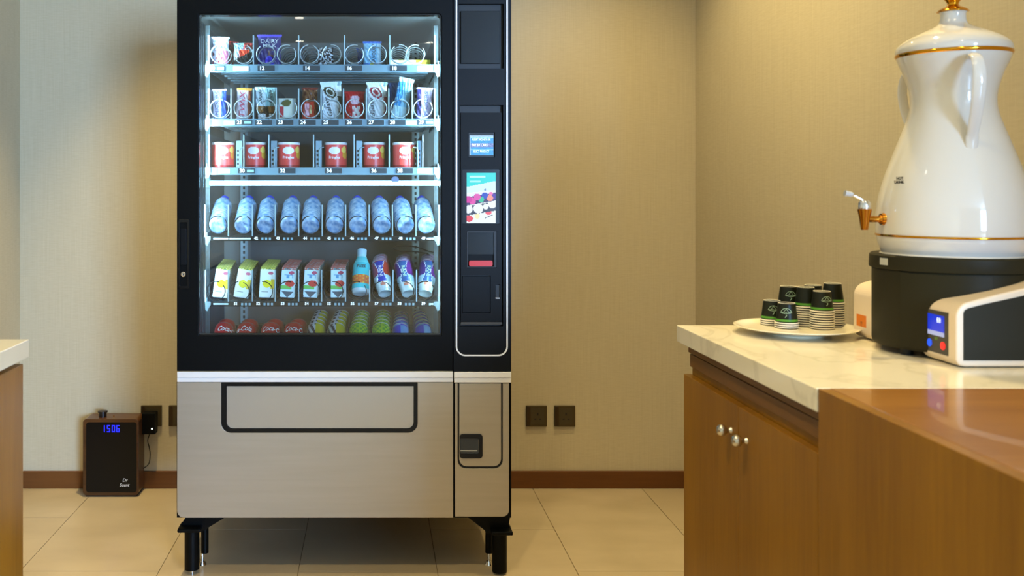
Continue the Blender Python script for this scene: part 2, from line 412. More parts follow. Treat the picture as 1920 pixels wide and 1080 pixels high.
# handle and lock
hb = part('door_handle', ring(rrp(335, 411, 356, 541, YF, 3), rrp(338, 417, 351.5, 536, YF, 2), YF-.006, YF+.002), M['blackg'], bevel=.001)
obj('handle_grip', prism(rrp(338.5, 428, 350, 497, YF, 2), YF-.004, YF+.001), M['column'], hb, bevel=.001)
c = pw(344.5, 514, YF)
bm = lathe([(0, .001), (.003, .001), (.0032, .004), (.0055, .004), (.0062, .006), (.0078, .005), (.0085, 0), (.0085, -.004)], 24)
bmesh.ops.rotate(bm, verts=bm.verts, cent=(0, 0, 0), matrix=Matrix.Rotation(PI/2, 3, 'X')); bmesh.ops.translate(bm, verts=bm.verts, vec=(c.x, YF-.003, c.z))
lk = obj('lock', bm, M['chrome'], hb, smooth=True)
obj('keyhole', BX(c.x-.0009, c.x+.0009, YF-.0085, YF-.003, c.z-.003, c.z+.003), M['dark'], hb)
# silver strips under the black section
bm = R(332, 697, 849, 708, YF-.010, .02); R(332, 708, 849, 716.5, YF-.006, .02, bm)
part('silver_strip', bm, M['strip'], bevel=.001)
bm = R(851.5, 698, 958.5, 708, YF-.010, .02); R(851.5, 708, 958.5, 717.5, YF-.006, .02, bm)
part('silver_strip', bm, M['strip'], bevel=.001)
# lower front panel with a notch for the delivery flap
def notch_poly(x0, y0, x1, y1, nx0, nx1, ny, rn, rbl, rbr, Y, k=6):
    """panel outline (picture corners) with a round-cornered notch open at its top edge"""
    P = [(x0, y0), (nx0, y0)]
    for i in range(k+1): a = PI-i*.5*PI/k; P.append((nx0+rn+rn*math.cos(a), ny-rn+rn*math.sin(a)))
    for i in range(k+1): a = .5*PI-i*.5*PI/k; P.append((nx1-rn+rn*math.cos(a), ny-rn+rn*math.sin(a)))
    P += [(nx1, y0), (x1, y0)]
    for i in range(k+1): a = i*.5*PI/k; P.append((x1-rbr+rbr*math.cos(a), y1-rbr+rbr*math.sin(a)))
    for i in range(k+1): a = .5*PI+i*.5*PI/k; P.append((x0+rbl+rbl*math.cos(a), y1-rbl+rbl*math.sin(a)))
    return [(pw(x, y, Y).x, pw(x, y, Y).z) for x, y in P]
part('backing_plate', R(331.5, 716, 958.5, 970.5, YF+.012, .036), M['black'])
part('lower_panel', prism(notch_poly(332.5, 716.8, 849.5, 970, 415, 783, 811, 18, 13, .5, YF), YF-.004, YF+.012), M['silver'], bevel=.001)
dl = part('delivery_frame', ring(rrp(415, 717, 783, 811, YF, (.5, .5, 18, 18)), rrp(424.5, 724, 776, 804, YF, (.5, .5, 12, 12)), YF-.001, YF+.0115), M['blackg'])
part('delivery_flap', prism(rrp(425, 724.5, 775.5, 803.5, YF, (.5, .5, 12, 12)), YF+.003, YF+.0118), mat('flap_metal', '#b5b0a4', .3, .6))
part('side_panel', prism(notch_poly(853, 718.5, 954, 968, 858, 942.5, 878, 16, .5, 12, YF), YF-.004, YF+.012), M['silver'], bevel=.001)
part('side_groove', ring(rrp(858, 718, 942.5, 878, YF, (.5, .5, 16, 16)), rrp(860.8, 718.2, 939.5, 874, YF, (.5, .5, 14, 14)), YF+.001, YF+.0115), M['dark'])
part('service_flap', prism(rrp(861, 718.5, 939.3, 873.8, YF, (.5, .5, 14, 14)), YF-.003, YF+.0118), M['silver'], bevel=.001)
cr = part('coin_return', ring(rrp(861.5, 813, 904.5, 858.5, YF, 6), rrp(862.5, 821, 897, 849, YF, 2), YF-.008, YF-.0031), M['blackg'], bevel=.0008)
obj('return_flap', R(862.6, 821.2, 896.8, 848.8, YF-.0035, .0004), mat('smoked_flap', '#2a2f33', .2), cr)
obj('flap_edge', R(863, 844.5, 895, 846, YF-.0042, .0007), M['strip'], cr)
# control column
def cellplate(x0, y0, x1, y1, holes, Y, d):
    xs = sorted({x0, x1, *[h[0] for h in holes], *[h[2] for h in holes]}); ys = sorted({y0, y1, *[h[1] for h in holes], *[h[3] for h in holes]})
    nx, ny = len(xs)-1, len(ys)-1
    fill = lambda i, j: 0 <= i < nx and 0 <= j < ny and not any(h[0] <= xs[i] and xs[i+1] <= h[2] and h[1] <= ys[j] and ys[j+1] <= h[3] for h in holes)
    bm = BM(); V = {}
    def v(i, j, k):
        if (i, j, k) not in V:
            p = pw(xs[i], ys[j], Y); V[i, j, k] = bm.verts.new((p.x, Y+d*k, p.z))
        return V[i, j, k]
    for i in range(nx):
        for j in range(ny):
            if not fill(i, j): continue
            for k in (0, 1): bm.faces.new((v(i, j, k), v(i+1, j, k), v(i+1, j+1, k), v(i, j+1, k)))
            for di, dj, a, b in ((-1, 0, (i, j), (i, j+1)), (1, 0, (i+1, j), (i+1, j+1)), (0, -1, (i, j), (i+1, j)), (0, 1, (i, j+1), (i+1, j+1))):
                if not fill(i+di, j+dj): bm.faces.new((v(*a, 0), v(*b, 0), v(*b, 1), v(*a, 1)))
    return bm
colp = part('control_column', cellplate(850.5, ztp, 958.5, 696, [(860, 7, 944.5, 128.5), (862, 197, 943.5, 612)], YF-.002, .020), M['column'])
part('column_backing', R(851, ztp+1, 958, 695.5, YF+.019, .03), M['dark'])
a0, a1 = pw(854.5, 0, YF-.003), pw(952, 667.5, YF-.003)
s_ = YF/F
part('chrome_trim', ring(rr(a0.x, a1.z, a1.x, 1.855, (.004, .004, 18*s_, 18*s_), 10), rr(a0.x+2.6*s_, a1.z+2.6*s_, a1.x-2.6*s_, 1.851, (.003, .003, 15.6*s_, 15.6*s_), 10), YF-.006, YF-.0021), mat('bright_trim', '#f2f4f5', .3, .3))
uw = part('dark_display_window', R(864, 20.5, 937.5, 119, YF+.008, .008), M['window'], bevel=.001)
dp = part('device_panel', cellplate(864, 211, 941, 603, [(878, 248, 928, 295), (866.5, 317, 938, 420), (875, 433, 931.5, 502), (866, 516.5, 920, 587), (928.5, 533, 937.5, 560)], YF+.004, .010), M['colin'])
part('lip_highlight', R(864, 604, 941.5, 608.5, YF+.0045, .008), mat('lip_highlight_brown', '#3a352a', .35))  # brown strip paints the highlight along the lower edge of the recess
# payment display (upper)
scr = part('payment_screen', R(878.5, 248.5, 927.5, 294.5, YF+.010, .006), M['dark'])
def screen_col(u, v):
    r = random.random()*.12
    if v > .92 or u < .06: return (.25+r, .42+r, .7)
    if .42 < v < .62: return (.10+r, .16+r, .42+r)
    if .24 < v < .30 or .84 < v < .88: return (.22+r, .55+r, .85)
    return (.04, .22+r, .60+r)
def emitprint(name, es):
    m = bpy.data.materials.new(name); m.use_nodes = True; nt = m.node_tree; b = nt.nodes['Principled BSDF']
    a = nt.nodes.new('ShaderNodeAttribute'); a.attribute_name = 'Print'
    b.inputs['Base Color'].default_value = (.01, .01, .01, 1); b.inputs['Roughness'].default_value = .2; b.inputs['Emission Strength'].default_value = es
    nt.links.new(a.outputs['Color'], b.inputs['Emission Color']); return m
def flatgrid(x0, y0, x1, y1, Y, colf, nu, nv):
    A, B = pw(x0, y1, Y), pw(x1, y0, Y)
    return surf_mesh('g', [(lambda u, v: (A.x+(B.x-A.x)*u, Y, A.z+(B.z-A.z)*v), colf, nu, nv)])
def flatobj(name, me, m, parent):
    me.transform(Matrix.Translation(-worigin(parent))); return obj(name, me, m, parent)
flatobj('screen_image', flatgrid(880.5, 253.5, 925, 291, YF+.0095, screen_col, 24, 20), emitprint('lcd_blue', 1.4), scr)
glow = mat('lit_white_text', '#ffffff', .5, emit='#d5f2ff', es=1.1)
text('screen_text', 'INSERT MONEY OR', .0105, glow, scr, pw(902, 262, YF+.0085), ext=0, sx=.66)
text('screen_text', 'PAY BY CARD', .0125, glow, scr, pw(900, 272, YF+.0085), ext=0, sx=.66)
text('screen_text', 'SELECT PRODUCT', .0095, glow, scr, pw(902, 284, YF+.0085), ext=0, sx=.66)
# advertising display (lower): cyan field, shelf of sweets
ad = part('advert_screen', R(867, 317.5, 937.5, 419.5, YF+.010, .006), M['blackg'])
BALLS = [(.06, .47, .12, '#d63aa8'), (.20, .44, .12, '#e455b4'), (.36, .52, .12, '#e05ab8'), (.50, .47, .10, '#38c8a0'), (.62, .55, .11, '#3050c8'), (.80, .50, .11, '#ff9a88'), (.95, .53, .10, '#5030a8'), (.84, .58, .07, '#f07ac0')]
WB = [(.06, .28, .15), (.40, .29, .17), (.66, .33, .10), (.88, .38, .15)]
def advert(u, v):
    a = 1.75
    V = v*a
    if v > .72+.12*u: 
        if abs(v-.92) < .018 and .1 < u < .65: return '#bfffff'
        if abs(v-.83) < .018 and .1 < u < .48: return '#a8fbff'
        return '#35e0e0'
    if v > .60+.06*u:
        return '#7f9dc8' if (u-.64)**2+(v-.66)**2 < .001 else '#d8fbff'
    sh = .10*(u-.5)
    for bx, by, r, c in BALLS:
        if (u-bx)**2+(V-(by)*a)**2 < r*r: return c
    if .40+sh < v < .62+sh: return '#e8f0ff' if v > .56+sh else '#40306a'
    for bx, by, r in WB:
        if (u-bx)**2+(V-(by+.0)*a)**2 < r*r: return '#eef6ff'
    if .20+sh < v < .385+sh: return '#3a4258'
    if (u-.08)**2/.02+(v-.09)**2/.004 < 1: return '#e8485a'
    if (u-.75)**2/.012+(v-.21)**2/.0022 < 1: return '#f05868'
    if (u-.36)**2/.008+(v-.14)**2/.003 < 1: return '#f6efb8'
    if abs(v-.13-.25*(u-.75)) < .008 and .62 < u < .9: return '#505868'
    return '#eefcff'
flatobj('screen_image', flatgrid(875, 324, 929.5, 418.5, YF+.0095, advert, 48, 84), emitprint('lcd_advert', 1.0), ad)
# bank note slot with red glow
ns = part('note_slot', ring(rrp(875.5, 433.5, 931, 501.5, YF, .5), rrp(877.5, 436, 926, 500, YF, .5), YF+.001, YF+.010), M['dark'])
obj('slot_cover', R(877.5, 436, 926, 477, YF+.005, .006), M['window'], ns)
obj('slot_ledge', R(877.5, 477, 926, 489, YF+.008, .005), M['black'], ns)
obj('red_lamp', prism(rrp(880, 489, 924, 499.5, YF, 3), YF+.006, YF+.010), mat('red_lamp', '#400404', .3, emit='#e01006', es=.7), ns)
part('coin_panel', R(867, 518, 919, 586, YF+.007, .006), M['colin'], bevel=.0008)
sl = part('card_slot', R(929, 534, 937, 559, YF+.010, .004), M['dark'])
obj('slot_rim', R(929.5, 558.5, 937, 560, YF+.002, .008), M['strip'], sl)
# legs
def leg(xa, xb, xc, side, tall=True):
    """front leg: gusset, lip, sleeve and threaded stud; side = -1 left, 1 right"""
    Y0 = YF+.02
    P = {-1: [(348, 971), (423, 971), (392, 990), (378, 999), (336, 999), (334, 993)], 1: [(878, 972), (957, 972), (955, 986), (959, 996), (914, 1003), (909, 996)]}[side]
    g = part('leg', prism([(pw(x, y, Y0).x, pw(x, y, Y0).z) for x, y in P], Y0+.01, Y0+.06), M['black'])
    x0, x1 = (332, 375) if side < 0 else (922, 962)
    dy = 0 if side < 0 else 5
    obj('lip', R(x0, 992.5+dy, x1, 999.5+dy, Y0-.03, .075), M['black'], g, bevel=.003)
    cx = (360 if side < 0 else 936.5); c = pw(cx, 1000, Y0+.02); zb = pw(cx, 1066+dy, Y0+.02).z
    obj('sleeve', cyl(BM(), (c.x, Y0+.02, zb), (c.x, Y0+.02, c.z+.012), .0238, n=24), M['black'], g, smooth=True)
    obj('stud', cyl(BM(), (c.x, Y0+.02, 0), (c.x, Y0+.02, zb+.005), .0078, n=16), M['chrome'], g, smooth=True)
    cx2 = 384 if side < 0 else 917; Y2 = YF+.115; c2 = pw(cx2, 985, Y2); z2 = pw(cx2, 1036, Y2).z
    bm = cyl(BM(), (c2.x, Y2, z2), (c2.x, Y2, ZB+.0), .0125, n=18)
    obj('rear_sleeve', bm, M['black'], g, smooth=True)
    xs = c2.x-.008 if side < 0 else c2.x+.0
    bm = cyl(BM(), (xs, Y2, .012), (xs, Y2, z2+.004), .0045, n=12); cyl(bm, (xs, Y2, 0), (xs, Y2, .012), .014, .009, 16)
    for i in range(7): cyl(bm, (xs, Y2, .016+i*.005), (xs, Y2, .0185+i*.005), .0056, n=12)
    obj('adjuster', bm, M['chrome'], g)
leg(0, 0, 0, -1); leg(0, 0, 0, 1)
for xx in (XM0+.06, XM1-.06):
    part('leg', cyl(BM(), (xx, YB-.07, 0), (xx, YB-.07, ZB+.001), .022, n=18), M['black'], smooth=True)
# LED lighting in the chamber
for sx, x in ((1, XI0+.014), (-1, XI1-.014)):
    o = part('led_strip', BX(x-.006, x+.006, YF+.054, YF+.062, .66, 1.78), M['led'])
    light('led_glow', 'AREA', (x+sx*.008, YF+.066, 1.32), (x+sx*.45, YF+.36, 1.30), 9.5, LED, .012, .95, parent=vm).name = 'led_glow'
lb = part('light_bar', prism(rrp(393, 339, 824, 348, YF+.07, 2), YF+.066, YF+.082), mat('led_bar', '#ffffff', .4, emit='#c8f2ff', es=5))
bm = prism(rrp(734, 331, 748, 341, YF+.06, (6, 6, 2, 2)), YF+.060, YF+.066)
obj('clip', bm, mat('bar_clip', '#8fa0c4', .3), lb)
for x0, x1 in ((386, 393), (824, 829)): obj('bar_bracket', R(x0, 333, x1, 352, YF+.068, .02), M['railw'], lb)
# slotted uprights
for x0 in (384.5, 812.5):
    bm = R(x0+1, 48, x0+9, 624, YT+.06, .008)
    u = part('slotted_upright', bm, mat('upright_metal', '#1c2a30', .4, .4))
    bm = BM()
    for k in range(48):
        y0 = 56+k*11.8; R(x0+3, y0, x0+6, y0+5, YT+.0592, .0008, bm)
    o = obj('slot_holes', bm, M['dark'], u); o['kind'] = 'stuff'
for X_ in (-.505, .165):
    u = part('rear_upright', BX(X_-.014, X_+.014, YB-.075, YB-.056, ZI0, 1.80), mat('upright_metal2', '#a9c3cc', .35, .3))
    bm = BM()
    for k in range(54): box(bm, X_-.004, X_+.004, YB-.0758, YB-.075, ZI0+.02+k*.021, ZI0+.031+k*.021)
    o = obj('slot_holes', bm, M['dark'], u); o['kind'] = 'stuff'
# ---- trays
def coil(cx, cz, r, y0, y1, turns, wr=.0015, ph=0):
    n = turns*18; pts = []
    for i in range(n+1):
        t = i/n; a = 2*PI*turns*t+ph; pts.append((cx+r*math.cos(a), y0+(y1-y0)*t, cz+r*math.sin(a)))
    bm = tube(pts, wr, 5)
    return tube([(cx+r*math.cos(ph+a*2*PI/24), y0-.001, cz+r*math.sin(ph+a*2*PI/24)) for a in range(23)], wr, 5, bm)
TX0, TX1 = (386.5-PX)*YT/F, (823-PX)*YT/F
def tray(yt, yb, coils, cy, cr, divs, dtop, tags, pale=(), clear=False, dark=False, depth=.52, turns=8, tagstyle=1):
    z = pw(0, yt, YT).z; zb = pw(0, yb, YT).z
    bm = BX(TX0+.004, TX1-.004, YT+.006, YT+depth, z-.006, z-.003)
    for k in range(6): box(bm, TX0+.03, TX1-.03, YT+.05+k*.075, YT+.075+k*.075, z-.018, z-.006)   # stiffening ribs underneath
    box(bm, TX0, TX0+.004, YT+.002, YT+depth, z-.018, z+.012); box(bm, TX1-.004, TX1, YT+.002, YT+depth, z-.018, z+.012)
    t = part('tray', bm, M['rail'])
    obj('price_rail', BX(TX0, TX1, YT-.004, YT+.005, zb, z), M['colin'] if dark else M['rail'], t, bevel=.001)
    for i, (x0, x1) in enumerate(((385, 395), (813, 824))):
        P = [(x0, yt), (x1, yt), (x1, yb-3), (x0+7, yb+2), (x0+4, yb+9), (x0, yb+6)] if i == 0 else [(x0, yt), (x1, yt), (x1, yb+7), (x1-4, yb+9), (x1-7, yb+1), (x0, yb-3)]
        obj('end_bracket', prism([(pw(x, y, YT-.006).x, pw(x, y, YT-.006).z) for x, y in P], YT-.008, YT-.004), M['railw'], t)
    for x, s in tags:
        xa = x+12
        if tagstyle:
            obj('number_tag', R(x-8, yt+2, x+24, yb-3, YT-.0062, .002), M['tag'], t)
            obj('price_label', R(x+9, yt+4, x+22, yb-5, YT-.0068, .0006), M['tagpale'] if x < 470 or x > 760 else M['tag'], t)
        text('number', s, .017 if tagstyle else .0125, tag_glow, t, pw(x, (yt+yb)/2-.5, YT-.0075), ext=0, bold=.0006)
        if not tagstyle:
            for q in range(3): obj('label_mark', R(x+10+q*7, yt+2.5, x+14+q*7, yb-2, YT-.0046, .0006), M['tagpale'], t)
    for x0, x1 in pale:
        obj('price_label', R(x0, yt+3, x1, yb-3, YT-.0056, .0014), mat('pale_label', '#cfe6ea', .4), t)
    zt = pw(0, dtop, YT).z
    for x in divs:
        X_ = (x-PX)*YT/F
        obj('divider', BX(X_-.0012, X_+.0012, YT+.004, YT+depth-.03, z-.003, zt), M['clear'] if clear else mat('divider_metal', '#59646c', .4, .5), t)
        obj('divider_edge', BX(X_-.002, X_+.002, YT, YT+.004, z-.003, zt), mat('divider_lip', '#a5bcc6', .3, .6), t)
    for i, x in enumerate(coils):
        X_ = (x-PX)*YT/F; czz = pw(0, cy, YT).z
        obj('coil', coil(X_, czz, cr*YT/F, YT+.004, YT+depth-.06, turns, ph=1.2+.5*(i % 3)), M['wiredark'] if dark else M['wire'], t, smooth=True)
    if coils: obj('motor_housing', BX(TX0+.006, TX1-.006, YT+depth-.055, YT+depth, z, z+.06), M['colin'], t)
    return t, z
tag_glow = mat('tag_white_glow', '#ffffff', .5, emit='#ffffff', es=.35)  # printed tag numbers emit a little light of their own
t1, Z1 = tray(121, 136, [412, 456, 498, 537, 580, 622, 664, 707, 750, 779], 101, 17.5, [391, 475, 560, 646, 731, 815], 66,
     [(398, '10'), (491, '12'), (576, '14'), (655, '16'), (739, '18')], [(437, 466), (782, 806)])
t2, Z2 = tray(223, 237, [411, 456, 499, 539, 582, 622, 665, 708, 750, 793], 203, 17.5, [391, 433, 475, 518, 560, 602, 644, 687, 729, 773, 815], 166,
     [(449, '21'), (486, '22'), (526, '23'), (568, '24'), (611, '25'), (655, '26'), (696, '27'), (736, '28'), (790, '29')], [(420, 440), (761, 782)])
t3, Z3 = tray(314, 328, [], 290, 17, [392, 457, 504, 588, 664, 730, 793], 252,
     [(454, '30'), (530, '32'), (617, '34'), (701, '36'), (750, '38')], [(410, 431), (782, 806)])
t4, Z4 = tray(443, 452, [408, 456, 497, 542, 582, 627, 671, 716, 761, 800], 422, 17.2, [384.5, 428, 473, 516, 560, 604, 648, 692, 736, 780, 823], 384,
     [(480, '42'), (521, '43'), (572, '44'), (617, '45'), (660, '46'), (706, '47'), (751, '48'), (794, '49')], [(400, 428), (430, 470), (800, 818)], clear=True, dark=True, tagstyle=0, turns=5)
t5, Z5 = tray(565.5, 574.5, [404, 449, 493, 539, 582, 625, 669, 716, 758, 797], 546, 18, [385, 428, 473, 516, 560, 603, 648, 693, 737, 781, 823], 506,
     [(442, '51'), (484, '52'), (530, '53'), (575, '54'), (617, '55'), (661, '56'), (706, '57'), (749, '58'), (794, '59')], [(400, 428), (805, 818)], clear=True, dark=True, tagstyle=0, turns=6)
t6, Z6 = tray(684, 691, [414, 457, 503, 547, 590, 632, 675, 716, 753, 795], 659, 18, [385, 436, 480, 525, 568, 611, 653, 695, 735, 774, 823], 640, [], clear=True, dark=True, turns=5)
cpts = [pw(812, 492, YT+.36), pw(806, 478, YT+.34), pw(780, 472, YT+.32), pw(752, 471, YT+.32), pw(738, 466, YT+.33), pw(748, 461, YT+.35), pw(780, 463, YT+.36), pw(800, 470, YT+.35), pw(815, 474, YT+.34)]
part('loose_cable', tube(smooth3(cpts), .0022, 6), M['dark'], smooth=True)
# can pushers of the third tray: upright arm with a hooked wire
for x in (443, 508, 592, 668, 782):
    up = obj('pusher_arm', R(x, 264, x+11, 314, YT+.012, .02), mat('pusher_metal', '#7e97a6', .4, .4), t3)
    wsgn = 1 if x < 770 else -1
    px = x+6 if wsgn > 0 else x+2
    w = [pw(px, 313, YT+.004), pw(px, 283, YT+.004), pw(px+wsgn*2.5, 277.5, YT+.004), pw(px+wsgn*9, 276, YT+.004)]
    obj('hook_wire', tube(w, .0017, 8), M['railw'], t3, smooth=True)
    bm = BM()
    for k in range(4): R(x+1.5, 281+k*8, x+5.5, 285+k*8, YT+.0112, .0008, bm)
    o = obj('slots', bm, M['dark'], t3); o['kind'] = 'stuff'
# ---------------------------------------------------------------- products
MI = {}
def place(o, px, Y, z, lean=0, yaw=0, roll=0):
    """puts a product on its tray: lean tips its top back, yaw turns it, roll tips it sideways"""
    o.location = ((px-PX)*Y/F, Y, z)
    o.rotation_euler = (Matrix.Rotation(roll, 3, 'Y') @ Matrix.Rotation(-lean, 3, 'X') @ Matrix.Rotation(yaw, 3, 'Z')).to_euler()
def pouch(w, h, d, colf, seed=0, crump=.0015, flare=.0, nu=22, nv=36):
    """sealed film wrapper: flat crimped ends, swollen middle, creased"""
    rnd = random.Random(seed); W_ = [(rnd.uniform(3, 14), rnd.uniform(3, 14), rnd.uniform(0, 6)) for _ in range(5)]
    def P(side):
        def f(u, v):
            if v < .05 or v > .95: b = 0
            else:
                t = (v-.05)/.9; b = (math.sin(PI*t)**.45)*((1-(2*u-1)**4)**.6)
            cr_ = sum(math.sin(a*u*3+b_*v*3+c) for a, b_, c in W_)*crump*(.4+b)
            x = (u-.5)*w*(1-.10*b*1.0+(flare if v > .93 or v < .07 else 0))
            zz = v*h+(.0012*math.cos(u*60) if v in (0, 1) else 0)
            edge = 0 if u in (0, 1) or v in (0, 1) else 1
            return (x, side*(b*d/2+.0004*edge)+(cr_ if edge else 0), zz)
        return f
    back = lambda u, v: colf(u, v)
    return surf_mesh('wrapper', [(P(-1), colf, nu, nv), (P(1), back, nu, nv)])
def cbox(w, h, d, front, side=None, top=None, n=(14, 24)):
    side = side or front; top = top or (lambda u, v: front(u, .99))
    return surf_mesh('carton', [
        (lambda u, v: ((u-.5)*w, -d/2, v*h), front, n[0], n[1]), (lambda u, v: ((.5-u)*w, d/2, v*h), front, n[0], n[1]),
        (lambda u, v: (w/2, (u-.5)*d, v*h), side, 6, n[1]), (lambda u, v: (-w/2, (.5-u)*d, v*h), side, 6, n[1]),
        (lambda u, v: ((u-.5)*w, (v-.5)*d, h), top, n[0], 6), (lambda u, v: ((u-.5)*w, (v-.5)*d, 0), lambda u, v: '#dddddd', 4, 4)])
def clathe(prof, colf, n=36):
    """coloured surface of revolution; colf(angle 0..1 with .5 facing the front, z)"""
    k = len(prof)-1
    def pos(u, v):
        i = min(int(round(v*k)), k); r, z = prof[i]; a = 2*PI*u+PI/2
        return (r*math.cos(a), r*math.sin(a), z)
    def cf(u, v):
        i = min(int(v*k), k-1); return colf(u, (prof[i][1]+prof[i+1][1])/2)
    return surf_mesh('turned', [(pos, cf, n, k)])
def product(name, me, m, label, cat, group, sm=True):
    t = thing(name, (0, 0, 0), label, cat, group)
    return t
def wrapper(name, label, cat, px, ybot, ytop, wpx, colf, Y=3.335, d=.016, lean=.06, yaw=0, roll=0, seed=1, body='wrapper', z=None, letters=(), group=None, crump=.0012, flare=.08, mtl='print'):
    h = abs(ybot-ytop)*Y/F; w = wpx*Y/F
    z = z if z is not None else pw(0, ybot, Y).z
    t = thing(name, (0, 0, 0), label, cat, group)
    obj(body, pouch(w, h, d, colf, seed, crump, flare), M[mtl], t, local=True, smooth=True)
    for s, u, v, size, rot, mm, shear, sx in letters:
        text('lettering', s, size, mm, t, ((u-.5)*w, -d/2-.0042, v*h), local=True, shear=shear, rot=(PI/2, rot, 0), ext=.0002, sx=sx, bold=.00008)
    place(t, px, Y, z, lean, yaw, roll)
    return t
G1 = 'snacks on the top tray'; G2 = 'bars on the second tray'
def nz(u, v, k=0): return .5+.5*math.sin(u*17+k)*math.cos(v*23+k*2)
# top tray
z1, z2 = Z1, Z2
wrapper('snack_bar', 'white and pink wrapped snack bar in the top tray, leftmost snack', 'snack', 412, 119, 62, 31,
        lambda u, v: '#e9e9ee' if v > .52 else ('#d66a8c' if u > .72 else ('#f0dfe6' if nz(u, v) > .25 else '#c03a4e')), z=z1, d=.03, roll=.02, seed=3,
        letters=[('CRUNCH', .5, .62, .010, 0, M['ink'], 0, .8)])
wrapper('crisp_bag', 'crumpled glossy red wrapper standing just right of the white and pink bar, top tray', 'snack', 430, 119, 66, 22,
        lambda u, v: '#c22a24' if nz(u, v, 2) > .35 else '#4a1414', z=z1, Y=3.40, d=.022, roll=.10, seed=5, crump=.003)
wrapper('crisp_bag', 'red and white snack bag with black lower half, left of the purple chocolate', 'snack', 457, 119, 74, 36,
        lambda u, v: ('#17181c' if v < .28+.35*u else ('#e2492c' if v < .70 and .25 < u < .85 else ('#dfe8ea' if v < .72 else ('#8fb6c8' if u < .5 else '#b23a34')))), z=z1, d=.03, seed=8, crump=.003)
def dm(u, v):
    if v > .93: return '#5a48c8'
    if v < .34 and (u-.5)**2*2+(v-.05)**2 < .09: return '#4a3ad8'
    if .30 < v < .52 and .45 < u < .8 and nz(u, v, 3) > .5: return '#6a3a28'
    return '#2c2478'
wrapper('chocolate_bag', 'large purple chocolate bag standing in the top tray', 'snack', 505, 119, 56, 43, dm, z=z1, Y=3.36, d=.026, seed=11,
        letters=[('DAIRY\nMILK', .52, .70, .0185, 0, M['white'], 0, 1.15)])
def zeb(u, v): return '#ffffff' if math.sin(u*20+4*math.sin(v*9))+math.sin(v*27+4*math.sin(u*8)) > .1 else '#140c1c'
wrapper('sweet_pouch', 'small crumpled black and white patterned sweet pouch, top tray', 'snack', 610, 119, 82, 31, zeb, z=z1, Y=3.34, d=.024, roll=-.05, seed=13, crump=.003)
def bb(u, v):
    if v > .93: return '#3f7fe8'
    if v < .14: return '#e8d24a' if .35 < u < .6 else '#2f86e0'
    return '#9fd8f2' if u < .8 else '#cfeef6'
wrapper('biscuit_bag', 'pale blue and white biscuit bag with upright lettering, top tray, right of centre', 'snack', 698, 119, 70, 33, bb, z=z1, Y=3.345, d=.024, seed=17,
        letters=[('SAVOURY', .6, .50, .0155, -PI/2, M['ink'], 0, .95)])
wrapper('snack_bar', 'blue wrapper corner leaning behind the pale blue biscuit bag', 'snack', 684, 119, 76, 22, lambda u, v: '#3a74d8' if v > .8 else '#255ab8', z=z1, Y=3.42, d=.018, roll=-.1, seed=19)
t = thing('biscuit_box', (0, 0, 0), 'low yellow and white biscuit box lying at the right of the top tray', 'snack')
obj('carton', cbox(.138, .024, .07, lambda u, v: '#f5d81f' if (u > .62 and v > .4 or u > .8) else ('#f6e77a' if nz(u, v) > .6 else '#f4f0e4')), M['print'], t, local=True)
place(t, 768, 3.375, z1)
# second tray
def stripes(a, b, th=.5, k=0): return lambda u, v: a if nz(u, v, k) > th else b
def snk(u, v): return ('#e9dff0' if u < .70 else '#3450b8') if v < .95 else '#c9a8c4'
wrapper('chocolate_bar', 'narrow lilac white nut bar with upright lettering, left end of the second tray', 'chocolate bar', 411, 222, 163, 25, snk, z=z2, d=.018, seed=21,
        letters=[('SNICKERS', .38, .48, .0165, -PI/2, M['blue'], 0, 1.25)])
wrapper('chocolate_bar', 'dark blue wrapped bar half hidden behind the leftmost lilac nut bar', 'chocolate bar', 424, 222, 172, 14, lambda u, v: '#2a3f90', z=z2, Y=3.40, d=.016, seed=22)
wrapper('chocolate_bar', 'pink and white caramel bar with an orange top, second tray', 'chocolate bar', 456, 222, 161, 27,
        lambda u, v: ('#f0a03a' if v > .92 else ('#f4dfe2' if u < .8 else '#c8583a')), z=z2, d=.018, roll=.03, seed=23,
        letters=[('TWIX', .45, .45, .026, -PI/2, mat('pink_print', '#e0506c', .4), .2, 1.3)])
def nu_(u, v): return '#e6f1ee' if v > .42 else ('#a9743a' if v > .22 and .25 < u < .8 else ('#eee6dc' if v < .2 and u > .3 else '#46321f'))
wrapper('chocolate_bar', 'white and brown bar with slanted lettering, left of the matching pair, second tray', 'chocolate bar', 488, 222, 159, 20, nu_, z=z2, d=.016, seed=25,
        letters=[('Nude', .55, .70, .016, -PI/2, M['ink'], .3, 1.2)])
wrapper('chocolate_bar', 'white and brown bar with slanted lettering, right of the matching pair, second tray', 'chocolate bar', 508, 222, 160, 20, lambda u, v: '#a9cfd0' if v > .42 else nu_(u, v), z=z2, d=.016, seed=26,
        letters=[('Nude', .5, .70, .016, -PI/2, M['ink'], .3, 1.2)])
t = thing('biscuit_carton', (0, 0, 0), 'short cream carton with a red patch and a dark oval, second tray', 'snack')
def ctn(u, v):
    if (u-.42)**2/.075+(v-.80)**2/.03 < 1: return '#5d5a1e'
    if .04 < u < .28 and .12 < v < .62: return '#c81f34'
    return '#eef0da' if u < .8 else '#c4d6d8'
obj('carton', cbox(33*3.33/F, .072, .03, ctn, lambda u, v: '#dfe6dc'), M['print'], t, local=True); place(t, 539.5, 3.335, z2, .03)
def br(u, v):
    if v > .93: return '#7a2c22'
    if v > .55: return '#8a5a3a' if nz(u, v, 5) > .4 else '#5a2c1e'
    if .15 < v < .5 and .15 < u < .45: return '#f4b8bc'
    if .2 < v < .45 and .52 < u < .62: return '#ead8a0'
    return '#d8422a' if u < .8 else '#a04a2a'
